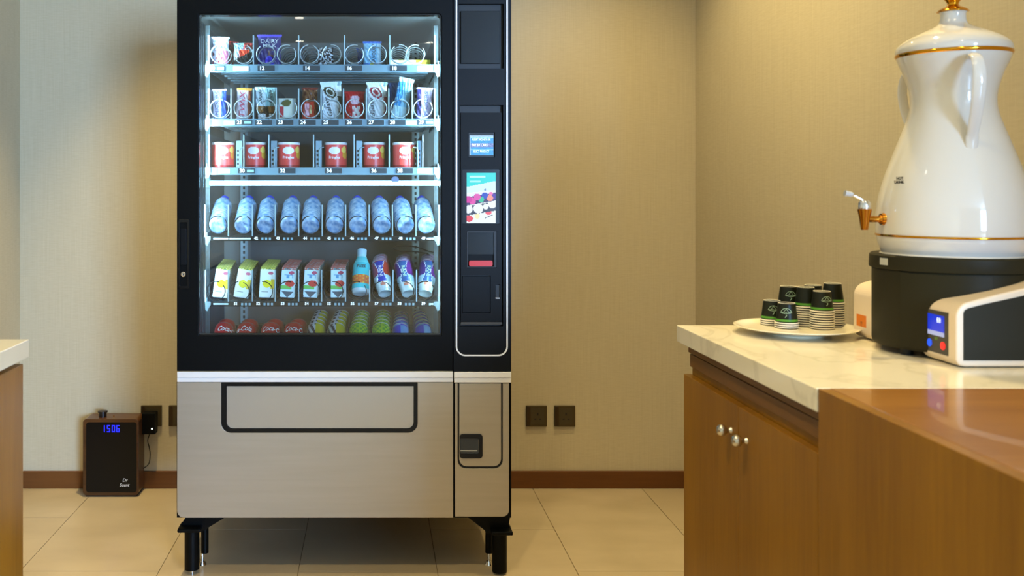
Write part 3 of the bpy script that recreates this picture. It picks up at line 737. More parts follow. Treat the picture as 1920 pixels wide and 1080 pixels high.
wrapper('chocolate_bar', 'brown and orange red wrapped bar in the middle of the second tray', 'chocolate bar', 581, 222, 160, 28, br, z=z2, d=.018, seed=29)
def gal(dk):
    def f(u, v):
        if v > .88: return '#e8f3ee' if u < .8 else '#a9c8cc'
        q = ((u-.44+.9*(v-.72))/.30)**2+((v-.72)/.155)**2
        if q < 1: return dk if q < .22 or q > .5 else '#dfe4da'
        if u > .55+.35*math.sin((1-v)*2.4) and v < .62: return '#f2f4f0' if v < .15 else dk
        return '#f1f4f2'
    return f
wrapper('chocolate_bar', 'white bar with a dark brown swirl and black script, second tray', 'chocolate bar', 623, 224, 151, 38, gal('#3a3a22'), z=z2, d=.018, roll=-.04, seed=31,
        letters=[('Galaxy', .36, .32, .021, -PI/2-.22, M['ink'], .3, 1.15)])
def kk(u, v):
    if v > .96: return '#8c1018'
    if (u-.52)**2/.07+(v-.74)**2/.01 < 1 or (u-.52)**2/.07+(v-.60)**2/.006 < 1: return '#f0c8d0'
    if .35 < u < .8 and v < .48: return '#f3e6da' if nz(u, v, 1) > .3 else '#d8505a'
    return '#c8141e'
wrapper('chocolate_bar', 'red packet of wafer fingers with a white oval, second tray', 'chocolate bar', 665, 221, 166, 36, kk, z=z2, d=.02, seed=33)
wrapper('chocolate_bar', 'white bar with a red swirl and dark script, second tray', 'chocolate bar', 707, 222, 150, 37, gal('#b0303e'), z=z2, d=.018, seed=35,
        letters=[('Galaxy', .26, .30, .021, -PI/2-.1, M['ink'], .3, 1.15)])
wrapper('chocolate_bar', 'tall pale blue and white coconut bar tilting to the right, second tray', 'chocolate bar', 746, 223, 143, 27,
        lambda u, v: ('#d6f2f4' if v > .9 or v < .3 else ('#3f9bd4' if u < .45 and nz(u, v, 4) > .2 else '#a4def0')), z=z2+.003, d=.018, roll=.22, seed=37)
wrapper('chocolate_bar', 'deep blue wrapper behind the tilted pale blue bar', 'chocolate bar', 741, 223, 150, 24, lambda u, v: '#1f6fb0' if v < .5 else '#174a80', z=z2, Y=3.40, d=.016, seed=38)
wrapper('chocolate_bar', 'narrow lilac nut bar with upright lettering, right end of the second tray', 'chocolate bar', 795, 220, 158, 29,
        lambda u, v: ('#3a2f6a' if u < .28 else '#d8c6e2') if v < .94 else '#e6d6e6', z=z2, d=.018, roll=.03, seed=39,
        letters=[('SNICKERS', .6, .45, .0165, -PI/2, M['blue'], 0, 1.25)])
# ---- small crisp tubes, third tray
def tubecol(u, z):
    h = .083
    v = z/h
    if v > .93: return '#f2eeee'
    du = u-.5
    if (du/.085)**2+((v-.68)/.15)**2 < 1: return '#f4ecec'
    if ((du-.155)/.05)**2+((v-.72)/.13)**2 < 1: return '#f6cf62'
    if ((du-.175)/.055)**2+((v-.50)/.15)**2 < 1: return '#e9a634'
    if v < .10: return '#b01c20'
    return '#ee4a44'
TR = 21*3.32/F
TP = [(0, 0), (TR*.97, 0), (TR, .0015)]+[(TR, .0015+k*.0024) for k in range(1, 31)]+[(TR, .0755), (TR*1.03, .0765), (TR*1.03, .0835), (TR*.98, .0845), (TR*.9, .0830), (0, .0830)]
proto = None
W3 = ['leftmost of six, in the third tray', 'second from the left in the third tray', 'third from the left in the third tray', 'fourth from the left, third tray', 'second from the right in the third tray', 'rightmost of six, in the third tray']
for i, x in enumerate([418, 478, 541, 629.5, 701, 757.5]):
    if proto is None:
        t = proto = thing('crisp_tube', (0, 0, 0), '', 'snack', 'short red crisp tubes')
        obj('tube_body', clathe(TP, tubecol, 96), M['print'], t, local=True, smooth=True)
        obj('foil_lid', lathe([(TR*.9, .0832), (TR*.9, .0850), (0, .0850)], 32), mat('lid_white', '#e8e8e8', .35), t, local=True, smooth=True)
        bent(text('lettering', 'Pringles', .0125, M['white'], t, (0, -TR-.0004, .034), local=True, bold=.0003), TR)
    else: t = copy_tree(proto)
    t['label'] = 'short red crisp tube with a white rim, '+W3[i]
    place(t, x, 3.33, Z3, yaw=random.uniform(-.15, .15))
# ---- water bottles, fourth tray, lying back on the coil
r0 = .0318
BP = [(0, .004), (.012, .003), (.020, .0), (.0265, .001), (r0, .008)]
for k in range(6): BP += [(r0, .014+k*.013), (r0*.965, .0185+k*.013)]
BP += [(r0, .092), (r0, .104), (r0*.96, .112), (r0*1.0, .122), (r0*.97, .138), (r0*.84, .151), (r0*.62, .161), (.0140, .165), (.0135, .172)]
proto = None
W4 = ['leftmost of ten, fourth tray', 'second from the left in the fourth tray', 'third from the left in the fourth tray', 'fourth from the left in the fourth tray', 'fifth from the left in the fourth tray', 'fifth from the right in the fourth tray', 'fourth from the right in the fourth tray', 'third from the right in the fourth tray', 'second from the right in the fourth tray', 'rightmost of ten, fourth tray']
LEAN = math.radians(61)
RT = (408, 456, 497, 542, 582, 627, 671, 716, 759, 799)
for i, x in enumerate(RT):
    if proto is None:
        t = proto = thing('water_bottle', (0, 0, 0), '', 'bottle', 'small water bottles on the fourth tray')
        obj('bottle_body', lathe(smooth_prof(BP, 2), 28), M['water'], t, local=True, smooth=True)
        obj('cap', lathe([(.0148, .168), (.0152, .170), (.0152, .184), (.0135, .186), (0, .186)], 20), M['cap'], t, local=True, smooth=True)
    else: t = copy_tree(proto)
    t['label'] = 'small clear blue water bottle leaning back, '+W4[i]
    rl = [.0, 0, .0, .0, .0, .0, -.05, -.10, -.14, -.10][i]
    place(t, x, YT+.022, Z4+.003+r0*math.sin(LEAN)*1.0, LEAN, yaw=0, roll=rl)
# ---- juice cartons, fifth tray
def lemon(u, v):
    if v > .94: return random.choice(SPK['lemon'])
    if (u-.72)**2/.03+(v-.82)**2/.003 < 1: return '#d86a8a'
    if (u-.5)**2/.09+(v-.46)**2/.018 < 1: return '#f3e21e'
    if .3 < v < .62 and u > .75: return '#f0cf3a'
    if .17 < v < .2 and .15 < u < .6: return '#9a9a90'
    return '#f2f4ee'
def apple(u, v):
    if v > .92: return random.choice(SPK['apple'])
    if (u-.68)**2/.04+(v-.84)**2/.003 < 1: return '#c84a6a'
    if .66 < v < .78 and .2 < u < .8 and nz(u, v, 3) > .45: return '#5f9fc8'
    if (u-.62)**2/.10+(v-.47)**2/.012 < 1: return '#dd3a30'
    if v < .40 and v > .28 and u < .75: return '#74c85a'
    if v < .2 and abs(u-.5) < v*2.2: return '#4a5560'
    return '#d8eef2'
CW, CH, CD = .048, .098, .036
SPK = {'lemon': ['#e8d44a', '#8a9a2a', '#c8b83a', '#5d7a22', '#f0e890'], 'apple': ['#b8402e', '#7a2a20', '#c89a90', '#5f8f9a', '#d8c8c0']}
def speck(k): return lambda u, v: random.choice(SPK[k])
pl = {}
for kind, fn in (('lemon', lemon), ('apple', apple)):
    me = cbox(CW, CH, CD, fn, lambda u, v: '#dfe6e2' if v < .9 else '#8a8a3a', speck(kind), n=(20, 40)); me.materials.append(M['print']); pl[kind] = me
cols = [(413, 'lemon', .10, 'first column'), (452, 'lemon', .16, 'second column'), (500, 'lemon', .04, 'third column'), (539, 'apple', .06, 'fourth column'), (582, 'apple', .05, 'fifth column'), (634, 'apple', .0, 'sixth column')]
NTH = ['front one', 'second from the front', 'third from the front', 'fourth from the front', 'fifth from the front', 'last one at the back']
for x, kind, rl, where in cols:
    for k in range(6):
        t = thing('juice_carton', (0, 0, 0), ('white and yellow lemon' if kind == 'lemon' else 'pale blue apple')+' juice carton, '+NTH[k]+' in the '+where, 'carton', 'juice cartons on the fifth tray')
        o = bpy.data.objects.new('carton', pl[kind]); COL.objects.link(o); o.parent = t
        bm = BX(-CW/2, CW/2, -.006, .006, CH, CH+.006)
        obj('top_seal', bm, mat('carton_seal_'+kind, '#a8a43a' if kind == 'lemon' else '#a8564a', .5), t, local=True)
        Y = YT+.045+k*.066
        place(t, x+k*(2.2 if x < 600 else 1.4), Y, Z5+.0075, .20, 0, rl)
# turquoise bottle
def tb(u, z):
    if z < .012: return '#d8e6ea'
    if z < .030: return '#3fc8d0'
    if z < .060: return '#e8743a' if nz(u*3, z*20, 2) > .3 else '#f0c23a'
    if z > .130: return '#bfeef4'
    return '#3fc8d4' if z < .105 else '#6adbe0'
rb = .030
P_ = smooth_prof([(0, .002), (.022, .0), (rb, .008), (rb, .03), (rb*.97, .045), (rb, .06), (rb*.98, .085), (rb*.9, .105), (rb*.66, .122), (.016, .134), (.0145, .140)], 4)
t = thing('juice_bottle', (0, 0, 0), 'turquoise and orange juice bottle with a pale cap, fifth tray', 'bottle')
obj('bottle_body', clathe(P_, tb, 32), M['printplastic'], t, local=True, smooth=True)
obj('cap', lathe([(.0155, .138), (.016, .141), (.016, .158), (.014, .160), (0, .160)], 20), mat('pale_cap', '#bfe4f4', .35), t, local=True, smooth=True)
text('lettering', 'FUZE', .013, M['ink'], t, (0, -rb-.001, .088), local=True, bold=.0003)
place(t, 676, YT+.045, Z5+.02, .45, 0, .03)
# slim juice cans, fifth tray
def rani(c1, c2):
    def f(u, z):
        v = z/.122; du = abs(u-.5)
        if v < .06: return '#dff0f4'
        if v < .30: 
            if (u-.5)**2/.004+(v-.22)**2/.003 < 1: return '#e8907a'
            return '#e6f2f4'
        w = .055+.055*((v-.62)/.34)**2*1.2
        if .30 < v < .94:
            if du < w-.012: return '#2440b8' if c1 == '#c03428' else '#2c62a8'
            if du < w+.002: return '#f0f4ff'
        if v < .48: return '#9fd0e4' if du > .2 else '#b8dff0'
        if v > .955: return '#e6d8ee'
        return c1 if u > .5 else c2
    return f
def canprof(r, h, rb_=None):
    rb_ = rb_ or r*.82
    return [(0, .004), (rb_*.75, .004), (rb_*.86, 0), (rb_, .003), (r, .010)]+[(r, .010+(h-.022)*k/22) for k in range(1, 23)]+[(r*.90, h-.004), (r*.92, h-.001), (r*.90, h), (r*.84, h-.004), (0, h-.004)]
NTH5 = NTH
pm = {}
for nm, c1, c2 in (('orange', '#c03428', '#a83c60'), ('purple', '#7a2c9a', '#4a2c90')):
    pr = [(0, .003), (.0195, .003), (.0215, 0), (.0225, .003)]+[(.0225+.0065*min(1, k/9), .006+.108*k/22) for k in range(0, 23)]+[(.0265, .119), (.0272, .121), (.0265, .122), (.0250, .118), (0, .118)]
    me = clathe(pr, rani(c1, c2), 56); me.materials.append(M['printcan']); pm[nm] = me
for x, nm, rl, where in ((722, 'orange', -.20, 'red column'), (766, 'purple', -.20, 'left purple column'), (797, 'purple', .16, 'right purple column')):
    for k in range(6):
        t = thing('drink_can', (0, 0, 0), 'slim '+('blue and red' if nm == 'orange' else 'blue and purple')+' juice can, '+NTH5[k]+' in the '+where, 'can', 'slim juice cans on the fifth tray')
        o = bpy.data.objects.new('can_body', pm[nm]); COL.objects.link(o); o.parent = t
        for p in o.data.polygons: p.use_smooth = True
        if k == 0: text('lettering', 'RANI', .017, M['mint'] if nm == 'purple' else M['white'], t, (0, -.0300, .074), local=True, rot=(PI/2, PI/2, 0), sx=1.15, bold=.0002)
        place(t, x+k*.3, YT+.030+k*.056, Z5+.022, .66, 0, rl)
# ---- soft drink cans, bottom tray
def cola(u, z):
    v = z/.118
    if v > .975: return '#b05058'
    return '#d0141e'
def zebc(u, z):
    v = z/.118
    if v > .965: return '#e4e4e8'
    if u > .5 and v > .6: return '#d8c81e'
    return '#3a3440' if math.sin(u*60+v*16) > 0 else '#cfd8d8'
def green(u, z):
    v = z/.118
    if v > .965: return '#e4f4dc'
    return '#b4dc2c' if nz(u*4, v*2, 3) > .45 else '#5fae3a'
def bull(u, z):
    v = z/.118
    if v > .965: return '#dce6f2'
    return '#1a2fd8' if (u < .5) ^ (v > .93) else '#6aaef0'
CM = {}
for nm, fn, r in (('cola', cola, .032), ('zebra', zebc, .0305), ('green', green, .0315), ('blue', bull, .028)):
    me = clathe(canprof(r, .118), fn, 48); me.materials.append(M['printcan']); CM[nm] = (me, r)
    for p in me.polygons: p.use_smooth = True
LBL = dict(cola='red cola can', zebra='striped drink can', green='bright green drink can', blue='blue energy drink can')
WHR = {'cola': ['leftmost red column', 'second red column', 'third red column', 'fourth red column'], 'zebra': ['left striped column', 'right striped column'], 'green': ['left green column', 'right green column'], 'blue': ['left blue column', 'right blue column']}
cnt = {k: 0 for k in CM}
for x, nm, n, dx in ((414, 'cola', 2, 5), (457, 'cola', 2, 6), (503, 'cola', 2, 9), (547, 'cola', 2, 9), (590, 'zebra', 5, 2.5), (629, 'zebra', 5, 2.6), (672, 'green', 5, 1.5), (715, 'green', 5, 1.0), (752, 'blue', 5, .5), (796, 'blue', 5, -2)):
    where = WHR[nm][cnt[nm]]; cnt[nm] += 1
    me, r = CM[nm]
    for k in range(n):
        t = thing('drink_can', (0, 0, 0), LBL[nm]+', '+NTH[k]+' in the '+where+', bottom tray', 'can', 'soft drink cans on the bottom tray')
        o = bpy.data.objects.new('can_body', me); COL.objects.link(o); o.parent = t
        if nm == 'cola' and k == 0:
            bent(text('lettering', 'Coca-Cola', .0285, M['white'], t, (0, -r-.0006, .088), local=True, shear=.35, sx=.72, bold=.0003), r)
        place(t, x+k*dx, YT+.035+k*.086, Z6+.025, .80, ({414: .75, 457: -.7, 503: .45, 547: .45}.get(x, 0) if k == 0 else 0), 0)
# ---------------------------------------------------------------- right counter
ZC, XC = .905, .743
ZD = .795
rc = thing('base_cabinet', (XC, 1.657, 0), 'brown oak base cabinet with two knobbed doors under the right counter', 'cabinet')
XCR = 1.425
obj('carcass', BX(XC+.020, XCR, 1.658, 2.372, .0, ZC-.041), M['oak'], rc)
obj('plinth', BX(XC+.012, XC+.020, 1.658, 2.35, .0, .08), M['black'], rc)
obj('frieze_rail', BX(XC+.014, XC+.021, 1.658, 2.372, ZD+.018, ZC-.062), M['oakrail'], rc, bevel=.001)
obj('top_batten', BX(XC+.010, XC+.021, 1.658, 2.372, ZC-.058, ZC-.041), M['oakrail'], rc, bevel=.001)
YD = 2.019
for y0, y1, yk in ((YD+.0012, 2.374, 2.060), (1.6585, YD-.0012, 1.974)):
    d = obj('cabinet_door', BX(XC, XC+.018, y0, y1, .09, ZD), M['oak'], rc, bevel=.0012)
    bm = lathe(smooth_prof([(0, .030), (.006, .0292), (.0105, .025), (.0122, .019), (.0105, .0135), (.006, .010), (.0042, .006), (.0060, .002), (.0068, 0)], 3), 24)
    bmesh.ops.rotate(bm, verts=bm.verts, cent=(0, 0, 0), matrix=Matrix.Rotation(-PI/2, 3, 'Y')); bmesh.ops.translate(bm, verts=bm.verts, vec=(XC, yk, .7365))
    obj('door_knob', bm, mat('brushed_steel', '#cfc8b8', .22, 1), d, smooth=True)
st = tag(obj('stone_countertop', BX(XC-.003, XCR+.0, 1.6575, 2.42, ZC-.040, ZC), M['stonetop'], bevel=.002), 'cream veined stone countertop on the right cabinet', 'countertop')
wb = thing('wooden_counter', (XC, 1.1, 0), 'solid brown oak counter block in the right foreground', 'counter')
obj('side_face', BX(XC, XC+.02, .95, 1.6565, 0, ZC-.0005), M['oak'], wb, bevel=.001)
obj('counter_top', BX(XC+.0201, 1.46, .95, 1.6565, ZC-.03, ZC), M['oaktop'], wb, bevel=.001)
obj('inner_panel', BX(XC+.021, 1.46, .96, 1.65, 0, ZC-.031), M['oak'], wb)
# ---------------------------------------------------------------- left counter
lc = thing('base_cabinet', (-.766, 1.4, 0), 'brown oak base cabinet at the left edge under a stone top', 'cabinet')
obj('carcass', BX(XL+.002, -.790, 1.2, 2.165, 0, .850), M['oak'], lc)
obj('gap_shade', BX(XL+.002, -.800, 1.2, 2.14, .850, .8645), M['dark'], lc)  # near-black block painted as the shade in the recess under the top
obj('cabinet_door', BX(-.788, -.766, 1.62, 2.170, .09, .855), M['oak'], lc, bevel=.0012)
obj('cabinet_door', BX(-.788, -.766, 1.2, 1.617, .09, .855), M['oak'], lc, bevel=.0012)
tag(obj('stone_countertop', BX(XL+.002, -.761, 1.2, 2.194, .865, .905), M['stonetop'], bevel=.002), 'cream veined stone countertop at the left edge of the photo', 'countertop')
# ---------------------------------------------------------------- plate and paper cups
PCX, PCY = .969, 2.275
pt = thing('serving_plate', (PCX, PCY, ZC), 'round cream serving plate holding the paper cups', 'plate')
obj('dish', lathe(smooth_prof([(0, .004), (.058, .004), (.064, 0), (.068, 0), (.072, .004), (.100, .009), (.130, .0155), (.135, .0175), (.1345, .0190), (.128, .0185), (.112, .0125), (.090, .0110), (.05, .0105), (0, .0105)], 3), 64), M['plate'], pt, local=True, smooth=True)
CUPH = .046; RB, RM = .0190, .0250
def cupcol(u, z):
    if z > CUPH-.0085: return '#d9d6c2'
    return '#1b1d12'
# built mouth-down: base ring on top
def cup_mesh():
    prof = [(RM+.0012, 0), (RM+.0018, .0012), (RM+.0012, .0024), (RM, .0028), (RM-.0004, .0048), (RM-.0006, .0052), (RM-.0012, .0100), (RM-.0013, .0104)]
    z = .0104; n = 12
    for k in range(1, n+1): prof.append((RM-.0013+(RB-RM+.0013)*k/n, z+(CUPH-z)*k/n))
    prof += [(RB-.0012, CUPH), (RB-.0018, CUPH-.003), (0, CUPH-.003)]
    def cf(u, z):
        if z < .0034: return '#f1ead6'
        if z < .0052: return '#14140c'
        if z < .0102: return '#5a9a34'
        if z > CUPH-.0035: return '#1a1a12'
        return '#1d2014'
    return clathe(prof, cf, 40)
cm = cup_mesh(); cm.materials.append(M['printplastic'])
rimm = clathe([(RB-.0016, CUPH-.0012), (RB-.0002, CUPH-.0004), (RB, CUPH+.0002), (RB-.0010, CUPH+.0006), (RB-.0018, CUPH)], lambda u, z: '#efe9d2', 32); rimm.materials.append(M['printplastic'])
for me in (cm, rimm):
    for p in me.polygons: p.use_smooth = True
STK = [(.945, 2.352, .973, 'far left stack'), (.9575, 2.298, .973, 'front left low stack'), (.998, 2.385, 1.003, 'back left tall stack'), (1.018, 2.335, 1.006, 'middle stack'), (1.0335, 2.285, 1.0017, 'front right stack'), (1.052, 2.374, 1.007, 'back right stack'), (1.074, 2.320, 1.0167, 'far right tallest stack')]
ORD = ['bottom', 'second', 'third', 'fourth', 'fifth', 'sixth', 'seventh', 'eighth', 'ninth', 'tenth', 'eleventh', 'twelfth', 'thirteenth', 'fourteenth']
zc0 = ZC+.0122
logo = []
for cx, cy, zt, where in STK:
    n = max(2, int(round((zt-zc0-CUPH)/.0052))+1)
    pitch = (zt-zc0-CUPH)/(n-1)
    for k in range(n):
        top = k == n-1
        t = thing('paper_cup', (cx, cy, zc0+k*pitch), ('upside-down black and green paper cup on top of the '+where) if top else ('nested paper cup rim, '+ORD[k]+(' cup' if k == 0 else ' from below')+' in the '+where), 'cup', 'paper cups stacked on the plate')
        o = bpy.data.objects.new('cup_body', cm); COL.objects.link(o); o.parent = t
        if top:
            o = bpy.data.objects.new('base_rim', rimm); COL.objects.link(o); o.parent = t; o['label'] = 'pale rolled rim'
            # tree mark: leafy crown in outline over a short crooked trunk
            az = {'far left stack': .18, 'front left low stack': -.05, 'back left tall stack': .25, 'front right stack': .5}.get(where)
            if az is not None:
                a0 = -PI/2-math.atan2(cx, cy)+az
                def on(u, w, cyx=a0):
                    r = RM-.0013+(RB-RM+.0013)*((w-.0104)/(CUPH-.0104))+.0007; a = cyx+u/.021
                    return (r*math.cos(a), r*math.sin(a), w)
                bm = BM(); zc_ = .0275
                tube([on(.0112*math.cos(q)*(1-.10*math.sin(3*q)), zc_+(.0080 if q < PI else .0040)*math.sin(q)) for q in [i*2*PI/28 for i in range(29)]], .00036, 5, bm)
                for sg in (-1, 1): tube([on(sg*.0002, zc_+.0070), on(sg*.0028, zc_+.0030), on(sg*.0058, zc_-.0012), on(sg*.0098, zc_-.0010)], .00030, 5, bm)
                tube([on(-.0085, zc_-.0018), on(-.003, zc_-.0004), on(.004, zc_-.0020), on(.009, zc_+.0004)], .0003, 5, bm)
                tube([on(-.0004, zc_-.0062), on(.0016, zc_-.0082), on(-.0008, zc_-.0108), on(-.0020, zc_-.0128)], .0005, 5, bm)
                obj('tree_mark', bm, M['mint'], t, local=True)
# ---------------------------------------------------------------- drinks urn and its heater
UX, UY = 1.192, 2.04
us = UY/F
def uz(y): return H-(y-PY)*us
ub = thing('heater_base', (UX, UY, ZC), 'round charcoal electric heating base with cream side arms and a small display', 'appliance')
obj('drum', lathe([(.138, .012), (.148, .013), (.150, .020), (.150, .168), (.147, .170)], 72), M['urnb'], ub, local=True, smooth=True)
obj('rim_band', lathe([(.147, .169), (.1545, .170), (.1555, .172), (.1545, .196), (.151, .199), (.128, .1985), (.128, .19), (0, .19)], 72), M['urnb'], ub, local=True, smooth=True)
for a in (200, 250, 290, 340, 60, 120):
    ax, ay = .125*math.cos(math.radians(a)), .125*math.sin(math.radians(a))
    obj('foot', cyl(BM(), (ax, ay, 0), (ax, ay, .014), .012, n=16), M['dark'], ub, local=True)
def onr(a, z, r=.1515): return Vector((UX+r*math.cos(a), UY+r*math.sin(a), z))
# raised front panel of the drum and small sticker on its rim
A0 = math.radians(203)
bm = BM(); n = 14; va, vb = [], []
for i in range(n+1):
    a = A0+i*math.radians(62)/n
    va.append([bm.verts.new((r*math.cos(a), r*math.sin(a), z)) for r, z in ((.150, .018), (.1525, .018), (.1525, .166), (.150, .166))])
for P, Q in zip(va, va[1:]):
    for k in range(4): bm.faces.new((P[k], P[(k+1) % 4], Q[(k+1) % 4], Q[k]))
bm.faces.new(va[0]); bm.faces.new(va[-1][::-1])
obj('front_panel', bm, M['urnb'], ub, local=True, smooth=True)
bm = BM(); vs = []
for a in (math.radians(184), math.radians(187), math.radians(190), math.radians(193)): vs.append([bm.verts.new((.1563*math.cos(a), .1563*math.sin(a), z)) for z in (.178, .192)])
for P, Q in zip(vs, vs[1:]): bm.faces.new((P[0], Q[0], Q[1], P[1]))
obj('sticker', bm, M['pale'], ub, local=True)
# cream side arms; profile in the X-Z plane, extruded along Y
def arm_profile(x0, grow=0, k=8, xr=1.385):
    P = []
    zb, zt, r = ZC+.002, 1.028, .030
    P += [(xr, zb)]
    for i in range(4): a = -PI/2-i*PI/6; P.append((x0+.016+.016*math.cos(a), zb+.012+.012*math.sin(a)))
    for i in range(k+1): a = PI-i*(PI/2-.2)/k; P.append((x0+r+r*math.cos(a), zt-r+r*math.sin(a)))
    P += [(x0+.07, 1.0395), (xr-.01, 1.092), (xr, 1.090)]
    return P
for side, ya, yb in ((-1, 1.843, 1.957), (1, 2.125, 2.240)):
    a = obj('side_arm', prism(arm_profile(1.083), ya, yb), M['shell'], ub, bevel=.005, seg=3, label='cream side arm')
    # dark inset on the outer cheek
    zb = ZC
    fr = (-.0012 if side < 0 else .0012); yy = ya if side < 0 else yb
    Q = [(1.374, ZC+.014), (1.096, ZC+.014), (1.096, 1.006), (1.0985, 1.0125), (1.105, 1.016), (1.130, 1.0225), (1.374, 1.076)]
    obj('cheek_panel', prism(Q, min(yy, yy+fr), max(yy, yy+fr)), M['urnb'], a, label='dark cheek panel')
# display on the front end of the near arm (faces -X)
def R_x(y0, y1, z0, z1, x, t, bm=None): return box(bm or BM(), x-t, x, y0, y1, z0, z1)
near = [o for o in ub.children if o.name.startswith('side_arm')][0]
XA = 1.083
dsp = obj('control_panel', R_x(1.868, 1.946, .923, 1.004, XA+.0005, .0015), mat('panel_grey', '#4a463f', .35), ub)
blu = mat('lcd_blue_lit', '#081060', .2, emit='#1238d8', es=.9)
obj('lcd', R_x(1.880, 1.936, .962, .996, XA-.0010, .0006), blu, dsp)
obj('lcd_footer', R_x(1.880, 1.936, .956, .9645, XA-.0010, .0008), mat('lcd_pale', '#8890b8', .3, emit='#a8b0d8', es=.7), dsp)
text('lcd_digits', '88', .014, glow, dsp, (XA-.0018, 1.897, .986), rot=(PI/2, 0, -PI/2), ext=0)
for y, c, e in ((1.929, '#1c50ff', '#2a60ff'), (1.884, '#ff1c1c', '#ff2a2a')):
    bm = cyl(BM(), (XA-.0022, y, .9395), (XA-.0008, y, .9395), .0075, n=20)
    obj('button', bm, mat('button'+c, c, .3, emit=e, es=.7), dsp)
text('panel_text', 'SET', .007, M['lime'], dsp, (XA-.0013, 1.906, .950), rot=(PI/2, 0, -PI/2), ext=0)
obj('orange_sticker', R_x(2.180, 2.222, .932, .958, XA+.0005, .0012), M['orange'], ub)
text('sticker_mark', '!!', .016, M['ink'], ub, (XA-.001, 2.2, .938), rot=(PI/2, 0, -PI/2), ext=0)
# porcelain urn
ur = thing('drinks_urn', (UX, UY, ZC+.199), 'tall white porcelain coffee urn with gold bands and a brass tap', 'urn')
body = [(0, 480), (118, 480), (121, 474), (124, 466), (128, 452), (129, 446), (130.5, 436), (131, 420), (129.5, 395), (125.5, 368), (117, 335), (105, 300), (93.5, 268), (83, 240), (75, 216), (71.5, 196), (72, 176), (77, 155), (84, 135), (90.5, 120), (94.5, 108), (95, 104)]
obj('urn_body', lathe(smooth_prof([(r*us, uz(y)-ZC-.199) for r, y in body], 4)[4:] , 96), M['porcelain'], ur, local=True, smooth=True)
lid = [(95, 104), (96.5, 99), (97, 94), (95.5, 88), (89, 80), (76, 71), (56, 61), (38, 53), (27, 47), (23, 41), (21.5, 34), (21.5, 26), (22, 23), (0, 22)]
obj('lid', lathe(smooth_prof([(r*us, uz(y)-ZC-.199) for r, y in lid], 4), 96), M['porcelain'], ur, local=True, smooth=True)
def band(r, y, h, name='gold_band'):
    z = uz(y)-ZC-.199; R_ = r*us; hh = h*us/2
    return obj(name, lathe([(R_-.001, z-hh), (R_+.0012, z-hh*.6), (R_+.0018, z), (R_+.0012, z+hh*.6), (R_-.001, z+hh)], 96), M['gold'], ur, local=True, smooth=True)
band(96, 102.5, 8); band(130, 441, 5.5)
fin = [(0, 22), (25, 23), (25.5, 20), (20, 16), (12, 12), (9.5, 7), (13, 1), (19, -8), (21, -18), (16, -30), (9, -38), (7, -46), (10, -52), (6, -62), (0, -66)]
obj('finial', lathe(smooth_prof([(max(r, 0)*us, uz(y)-ZC-.199) for r, y in fin], 4), 40), M['gold'], ur, local=True, smooth=True)
# loop handles: broad strap leaving the shoulder and meeting the belly
def handle(az):
    rad = Vector((math.cos(az), math.sin(az), 0)); tan = Vector((-rad.y, rad.x, 0))
    P = smooth_prof([(.086, 124), (.114, 116), (.138, 127), (.149, 158), (.142, 195), (.125, 232), (.109, 262), (.104, 290)], 5)
    bm = BM(); rings = []
    for i, (r, y) in enumerate(P):
        a, b = P[max(i-1, 0)], P[min(i+1, len(P)-1)]
        tg = rad*(b[0]-a[0])+Vector((0, 0, uz(b[1])-uz(a[1]))); tg.normalize(); nrm = tg.cross(tan).normalized()
        t = i/(len(P)-1); w = .0085+.0035*math.sin(t*PI)+(.002 if t > .85 else 0); th = .0038
        c = rad*r+Vector((0, 0, uz(y)-ZC-.199))
        rings.append([bm.verts.new(c+tan*w*math.cos(q)+nrm*th*math.sin(q)) for q in [k*2*PI/14 for k in range(14)]])
    for A, B in zip(rings, rings[1:]):
        for k in range(14): bm.faces.new((A[k], A[(k+1) % 14], B[(k+1) % 14], B[k]))
    bm.faces.new(rings[0][::-1]); bm.faces.new(rings[-1])
    obj('handle', bm, M['porcelain'], ur, local=True, smooth=True)
handle(math.radians(257)); handle(math.radians(100))
# tap pointing towards -X
tz = uz(411); tx = UX-130*us
tap = obj('tap', cyl(BM(), (tx+.004, UY, tz), (tx-.006, UY, tz), .0140, .0115, 28), M['copper'], ur, smooth=True, label='brass tap')
bm = cyl(BM(), (tx-.004, UY, tz), (tx-.036, UY, tz), .0065, n=20); cyl(bm, (tx-.002, UY, tz), (tx-.010, UY, tz), .0095, .0075, 20)
obj('spout_pipe', bm, M['copper'], tap, smooth=True)
bx_ = (1621-PX)*us
obj('valve_body', lathe([(0, uz(431)), (.0064, uz(431)), (.0072, uz(428)), (.0105, uz(408)), (.0136, uz(395)), (.0142, uz(392)), (0, uz(391.5))], 28, bx_, UY), M['copper'], tap, smooth=True)
bm = lathe([(.0115, uz(392)), (.0122, uz(388)), (.0118, uz(380)), (.0085, uz(376)), (0, uz(374.5))], 24, bx_, UY)
obj('valve_cap', bm, M['chrome'], tap, smooth=True)
obj('lever', tube([(bx_, UY, uz(379)), (bx_-.008, UY, uz(373)), ((1600-PX)*us, UY, uz(366))], [.0042, .0032, .0028], 10), M['chrome'], tap, smooth=True)
bm = cyl(BM(), ((1584-PX)*us, UY, uz(362)), ((1598-PX)*us, UY, uz(365)), .0062, .0050, 18)
obj('lever_grip', bm, mat('white_grip', '#d8dad8', .2, .5), tap, smooth=True)
# small maker's mark on the belly
aa = math.radians(194)
for q, s in enumerate(('HOT', 'DRINK')):
    text('lettering', s, .0085, M['ink'], ur, (UX+(117.3+q*1.7)*us*math.cos(aa)-.0012, UY+(117.3+q*1.7)*us*math.sin(aa)-.0004, uz(335+q*7)), rot=(PI/2+.25, 0, aa+PI/2), ext=.0001, bold=.0003)
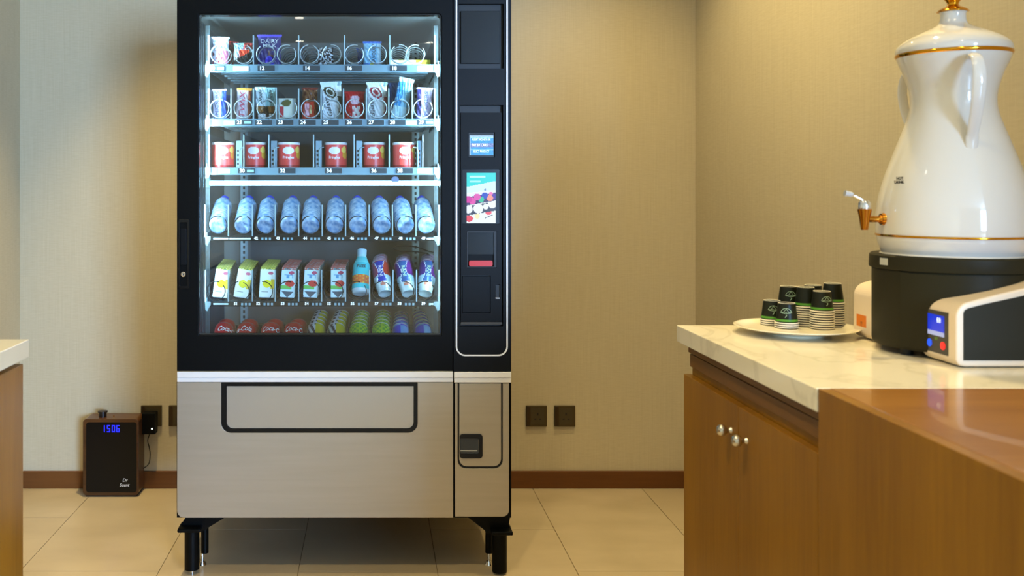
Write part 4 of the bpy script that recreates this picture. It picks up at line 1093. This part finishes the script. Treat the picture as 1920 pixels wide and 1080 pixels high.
# ---------------------------------------------------------------- scent diffuser on the floor at the left
DX0, DX1, DY0, DY1 = -1.165, -.941, 3.975, 4.077
DZ0, DZ1 = .006, H-(785.7-PY)*DY0/F
sd = thing('scent_diffuser', ((DX0+DX1)/2, DY0, 0), 'walnut and black box shaped scent diffuser with a blue clock, on the floor', 'diffuser')
obj('wooden_case', prism(rr(DX0, DZ0, DX1, DZ1, .016, 6), DY0+.002, DY1), M['walnut'], sd, bevel=.002)
obj('base_pad', BX(DX0+.012, DX1-.010, DY0+.006, DY1-.004, 0, DZ0+.001), M['dark'], sd)
obj('front_panel', prism(rrp(161.5, 792, 256, 923, DY0, 5), DY0-.0005, DY0+.004), M['blackg'], sd)
# seven-segment clock reading 1506
SEG = {'1': 'bc', '5': 'afgcd', '0': 'abcdef', '6': 'afgedc'}
clockm = mat('blue_digits', '#1020ff', .4, emit='#2028ff', es=2.2)
bm = BM()
for ch, x in zip('1506', (193.5, 203.5, 212.5, 221)):
    w, h, th = 3.6, 12.5, 1.3; x0, x1 = x-w/2-1, x+w/2+1; y0, y1 = 797.5, 797.5+h; ym = (y0+y1)/2
    seg = dict(a=(x0, y0, x1, y0+th), d=(x0, y1-th, x1, y1), g=(x0, ym-th/2, x1, ym+th/2), f=(x0, y0, x0+th, ym), e=(x0, ym, x0+th, y1), b=(x1-th, y0, x1, ym), c=(x1-th, ym, x1, y1))
    for s in SEG[ch]: R(*seg[s], DY0-.0015, .0008, bm)
obj('clock_digits', bm, clockm, sd)
text('lettering', 'Dr', .0175, M['white'], sd, pw(234, 900.5, DY0-.001), shear=.25, ext=.0001, bold=.0001)
text('lettering', 'Scent', .0175, M['white'], sd, pw(233, 909.5, DY0-.001), shear=.25, ext=.0001, bold=.0001)
c = pw(192, 778, DY0+.035)
kb = obj('fragrance_cap', cyl(BM(), (c.x, DY0+.04, DZ1-.001), (c.x, DY0+.04, DZ1+.020), .0155, n=24), mat('cap_dark', '#20140e', .35), sd, smooth=True)
obj('cap_lip', cyl(BM(), (c.x, DY0+.04, DZ1+.018), (c.x, DY0+.04, DZ1+.024), .0195, n=24), MATS['cap_dark'], kb, smooth=True)
obj('nozzle', cyl(BM(), (c.x+.045, DY0+.04, DZ1-.001), (c.x+.045, DY0+.04, DZ1+.007), .0025, n=12), M['gold'], sd)
# sockets
def socket(x0, y0, x1, y1, label, holes=True):
    c = pw((x0+x1)/2, (y0+y1)/2, WY)
    t = thing('wall_socket', (c.x, WY, c.z), label, 'socket', 'bronze wall sockets')
    hw, hh = .043, .043
    obj('cover_plate', BX(-hw, hw, -.010, 0, -hh, hh), M['socket'], t, local=True, bevel=.002)
    obj('insert', BX(-.022, .030, -.0112, -.010, -.034, .034), M['socketin'], t, local=True)
    obj('side_strip', BX(-.041, -.026, -.0114, -.010, -.040, .040), mat('socket_strip', '#3a2c18', .35, .5), t, local=True)
    bm = BX(.001, .007, -.0116, -.0105, .004, .014); box(bm, -.010, -.002, -.0116, -.0105, -.014, -.009); box(bm, .010, .018, -.0116, -.0105, -.014, -.009)
    obj('pin_holes', bm, M['dark'], t, local=True)
    return t
socket(985.5, 760, 1025.5, 799, 'square bronze wall socket right of the machine, left one of the pair')
socket(1038.5, 760, 1078.5, 799, 'square bronze wall socket right of the machine, right one of the pair')
socket(265, 759, 304, 799, 'square bronze wall socket holding the black power adapter')
socket(317, 759, 356, 799, 'square bronze wall socket half hidden behind the left side of the machine')
ap = thing('power_adapter', (pw(284.5, 790, WY).x, WY-.012, pw(284.5, 790, WY).z), 'black plug-in power adapter with a thin cable, in the left wall socket', 'adapter')
A_ = pw(272, 769, WY); B_ = pw(297, 808, WY)
obj('housing', BX(A_.x, B_.x, WY-.060, WY-.012, B_.z, A_.z), M['black'], ap, bevel=.003)
obj('status_lamp', cyl(BM(), (pw(285, 804, WY-.06).x, WY-.0600, pw(285, 804, WY-.06).z), (pw(285, 804, WY-.06).x, WY-.0615, pw(285, 804, WY-.06).z), .0030, n=12), mat('green_white_lamp', '#ffffff', .4, emit='#d8ffe8', es=6), ap)
cb = [pw(281, 808, WY-.04), pw(280, 815, WY-.035), pw(277, 826, WY-.03), pw(279.5, 838, WY-.03), pw(281.5, 850, WY-.03), pw(280.5, 864, WY-.03), pw(277, 872, WY-.035), Vector((DX1-.002, DY1-.02, pw(0, 877, WY-.03).z))]
cb2 = []
for i in range(len(cb)-1):
    p0, p1, p2, p3 = cb[max(i-1, 0)], cb[i], cb[i+1], cb[min(i+2, len(cb)-1)]
    for k in range(5):
        t = k/5; cb2.append(.5*((2*p1)+(p2-p0)*t+(2*p0-5*p1+4*p2-p3)*t*t+(3*p1-p0-3*p2+p3)*t**3))
cb2.append(cb[-1])
obj('cable', tube(cb2, .0019, 8), M['black'], ap, smooth=True)
gl = obj('side_lamp', cyl(BM(), (DX1-.001, DY1-.03, H-(806-PY)*4.05/F), (DX1+.0012, DY1-.03, H-(806-PY)*4.05/F), .004, n=14), mat('green_lamp', '#10c040', .4, emit='#18e050', es=3), sd)
